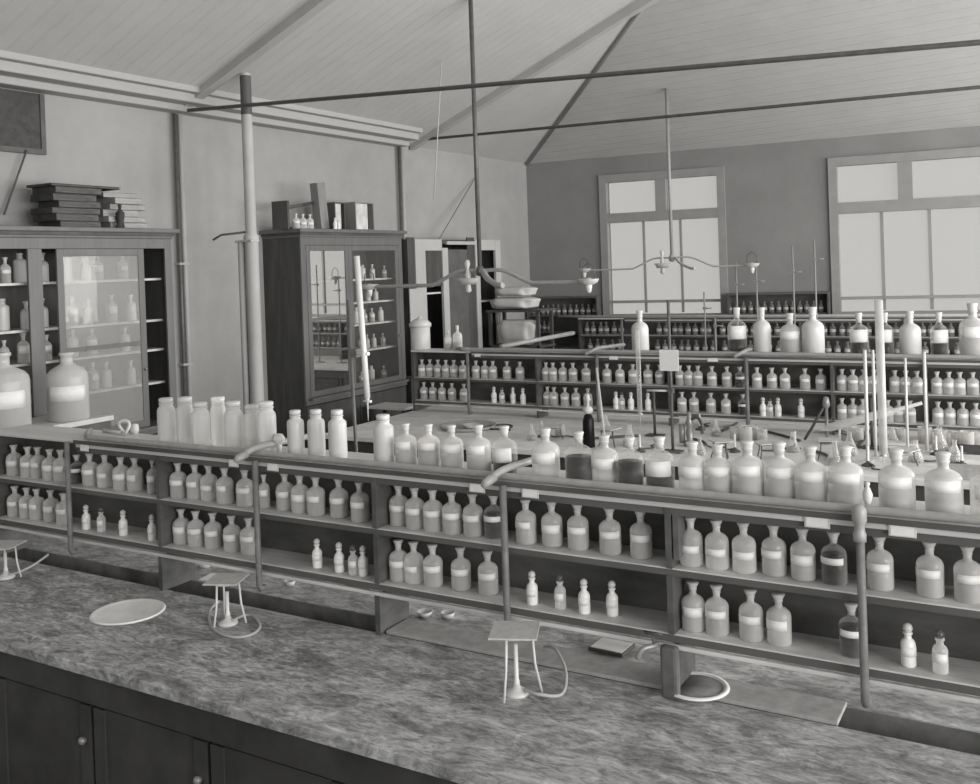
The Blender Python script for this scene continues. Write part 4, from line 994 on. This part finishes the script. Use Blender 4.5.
bk = [(735, 440), (744, 441), (753, 440), (763, 441), (846, 440), (858, 441), (902, 432), (925, 438), (938, 437), (951, 438), (962, 446), (971, 436), (560, 436)]
for i, (u, v) in enumerate(bk):
    p = bq(u, v, .048); BK.at((p.x, p.y, bz), i, 'glass beaker, %s from left on the middle bench' % ordw(sorted(x[0] for x in bk).index(u)), 'beakers on the middle bench', 1.0+.2*((i*5) % 3)/2)
TR = [(558, 446, 'darkish tripod left of the tall dark bottle'), (615, 455, 'low tripod right of the tall dark bottle'), (765, 466, 'tripod with dark legs behind the row of bottles'), (830, 468, 'tripod with spread dark legs near the glass tower'),
      (905, 474, 'low tripod right of the glass tower'), (722, 470, 'tripod with crossed tubes behind large bottles')]
for i, (u, v, lab) in enumerate(TR):
    p = bq(u, v-8, .10); tripod(p.x, p.y, bz, .13 if i % 2 else .10, lab, 'gauze on the '+lab, s=.075, m='iron', rz=i)
for i, (u, v) in enumerate(((540, 448), (640, 462), (735, 462), (795, 460), (868, 476), (932, 462), (700, 440), (960, 474))):
    p = bq(u, v-10, .05); w = [(.0+.05*math.cos(a)+.06, .09*math.sin(a), .012) for a in (-.5, .5, 1.6, 2.6)]
    bunsen(p.x, p.y, bz, 'bunsen burner with dark hose, %s from left on middle bench' % ordw([540, 640, 700, 735, 795, 868, 932, 960].index(u)), .13, 'iron', [(.02, 0, .02)]+[(.06, .02, .012), (.14, -.02, .012), (.20, .05, .012), (.28, .02, .012)], i*1.3, 'bunsen burners on the middle bench', 'darkrubber')
# glass condenser sloping up to the right
p = bp(872, 440)
a_ = ony(820, 430, 7.25); b_ = ony(922, 403, 7.25)
t = thing('glass_condenser', 'long pale glass condenser sloping up to the right', 'condenser', a_)
d_ = b_-a_
obj('outer_tube', T([Vector((0, 0, 0)), d_*.03, d_*.10, d_*.72, d_*.74, d_], [.012, .012, .030, .030, .014, .012], 14), 'glassmilk', t)
obj('side_arm', T([d_*.2, d_*.2+Vector((0, -.02, -.10))], .008, 8), 'glassmilk', t)
retort((a_+d_*.5).x, 7.32, bz, .36, 'dark stand holding up the glass condenser', [], 'iron', rr=.010)
a_ = ony(826, 398, 7.4); p = bp(830, 424)
t = thing('metal_clamp', 'dark clamp apparatus at left end of the condenser', 'clamp', (a_.x, 7.4, bz))
obj('stem', L([(0, 0), (.05, 0), (.05, .02), (.012, .03), (.012, .26), (.03, .28), (.02, .34), (0, .35)], 12), 'brass', t); obj('jaw', T([(0, 0, .12), (.10, -.05, .10), (.16, -.03, .08)], .016, 8), 'iron', t); obj('jaw', T([(0, 0, .30), (-.10, -.02, .12), (-.16, -.02, .02)], .010, 8), 'iron', t)
# stacked trays and boxes at right
for i, (u, v, sx, sy, sz, m, lab) in enumerate(((968, 484, .30, .14, .07, 'tile', 'grey oblong box at right end of the middle bench'), (900, 438, .26, .10, .012, 'slate', 'dark flat tray lowest of the stack on middle bench'), (957, 436, .16, .10, .05, 'slate', 'small dark dish near the middle rack at right'))):
    p = bq(u, v, .12); PS = globals().setdefault('PS', []); PS.append(p); slab_box('tray' if i else 'box', lab, 'tray' if i else 'box', p.x, p.y, bz, sx, sy, sz, m, .05)
p = PS[1]
for k in range(2): slab_box('tray', 'pale flat tray, %s above the dark tray on middle bench' % ('just' if k == 0 else 'highest'), 'tray', p.x, p.y, bz+.013+.022*k, .24-.02*k, .10, .020, 'stopper', .08, 'stacked trays on the middle bench')
# glass tubes lying about the bench
for i, (u0, v0, u1, v1, lab, m) in enumerate(((712, 436, 737, 424, 'dark rod lying left of the beakers', 'iron'), (740, 428, 800, 442, 'dark hose trailing right of the beakers', 'darkrubber'), (850, 448, 884, 452, 'short dark rod lying before the condenser', 'iron'),
        (812, 452, 832, 462, 'dark rod lying beside the spread tripod', 'iron'), (590, 440, 640, 437, 'thin dark rod lying behind the flasks', 'iron'), (690, 440, 706, 446, 'short dark piece lying right of tap apparatus', 'iron'), (840, 462, 872, 430, 'dark curved rod rising toward the condenser', 'darkrubber'))):
    a_ = bp(u0, v0); b_ = bp(u1, v1); mid = (a_+b_)/2+Vector((.02, .03, 0))
    o = obj('rod' if m == 'iron' else 'rubber_hose', T(curvepts([a_+Vector((0, 0, .012)), mid+Vector((0, 0, .012)), b_+Vector((0, 0, .012))], 4), .010, 8), m); tag(o, lab, 'rod' if m == 'iron' else 'hose')
# far bench stands
for i, (u, b0, top) in enumerate(((737, 300, 262), (757, 300, 266), (794, 300, 246), (816, 300, 240), (706, 352, 292), (716, 352, 318))):
    y = 11.5; p = ony(u, b0, y)
    retort(p.x, y, bz, ony(u, top, y).z-.8, 'slim distant stand, %s from left on the far bench' % ORD[sorted((737, 757, 794, 816, 706, 716)).index(u)], [((ony(u, top, y).z-.8)*(.80+.06*(i % 2)), .10, 'trim')], 'trim', rr=.010 if i != 6 else .02, group='stands on the far bench')
# white paper sheets on bench
o = slab_box('paper_sheet', 'white paper slip under the rack behind the first tripod', 'paper', xat(213, 3.16, .82), 3.16, bz, .09, .10, .003, 'label', .2, bevel=0)

# ------------------------------------------------------------------ light
w = bpy.data.worlds.new('World'); SC.world = w; w.use_nodes = True
bg = w.node_tree.nodes['Background']; bg.inputs[0].default_value = (1, .995, .985, 1); bg.inputs[1].default_value = 1.0
def area(name, loc, rot, sx, sy, power):
    l = bpy.data.lights.new(name, 'AREA'); l.shape = 'RECTANGLE'; l.size = sx; l.size_y = sy; l.energy = power; l.color = (1, .995, .985)
    o = bpy.data.objects.new(name, l); COL.objects.link(o); o.location = loc; o.rotation_euler = rot; return o
# daylight entering the tall side windows
for i in range(1, 10, 2):
    area('window_daylight', (XR-.02, (yy[i]+yy[i+1])/2, 2.25), (0, R(90), 0), 2.5, yy[i+1]-yy[i]-.1, 250)
for xa_, xb_ in ((-6.3, -3.3), (-2.9, .1), (.5, 3.5)):
    area('window_daylight', ((xa_+xb_)/2, YB-.03, 2.2), (R(-90), 0, 0), xb_-xa_-.1, 2.3, 110)
SC.view_settings.view_transform = 'Standard'; SC.view_settings.look = 'None'; SC.view_settings.gamma = 1; SC.view_settings.exposure = 0.02
SC.view_settings.use_curve_mapping = False
cy = SC.cycles; cy.max_bounces = 8; cy.diffuse_bounces = 4; cy.glossy_bounces = 4; cy.transparent_max_bounces = 24; cy.transmission_bounces = 4
cy.use_denoising = True; cy.sample_clamp_indirect = 6; cy.caustics_reflective = False; cy.caustics_refractive = False
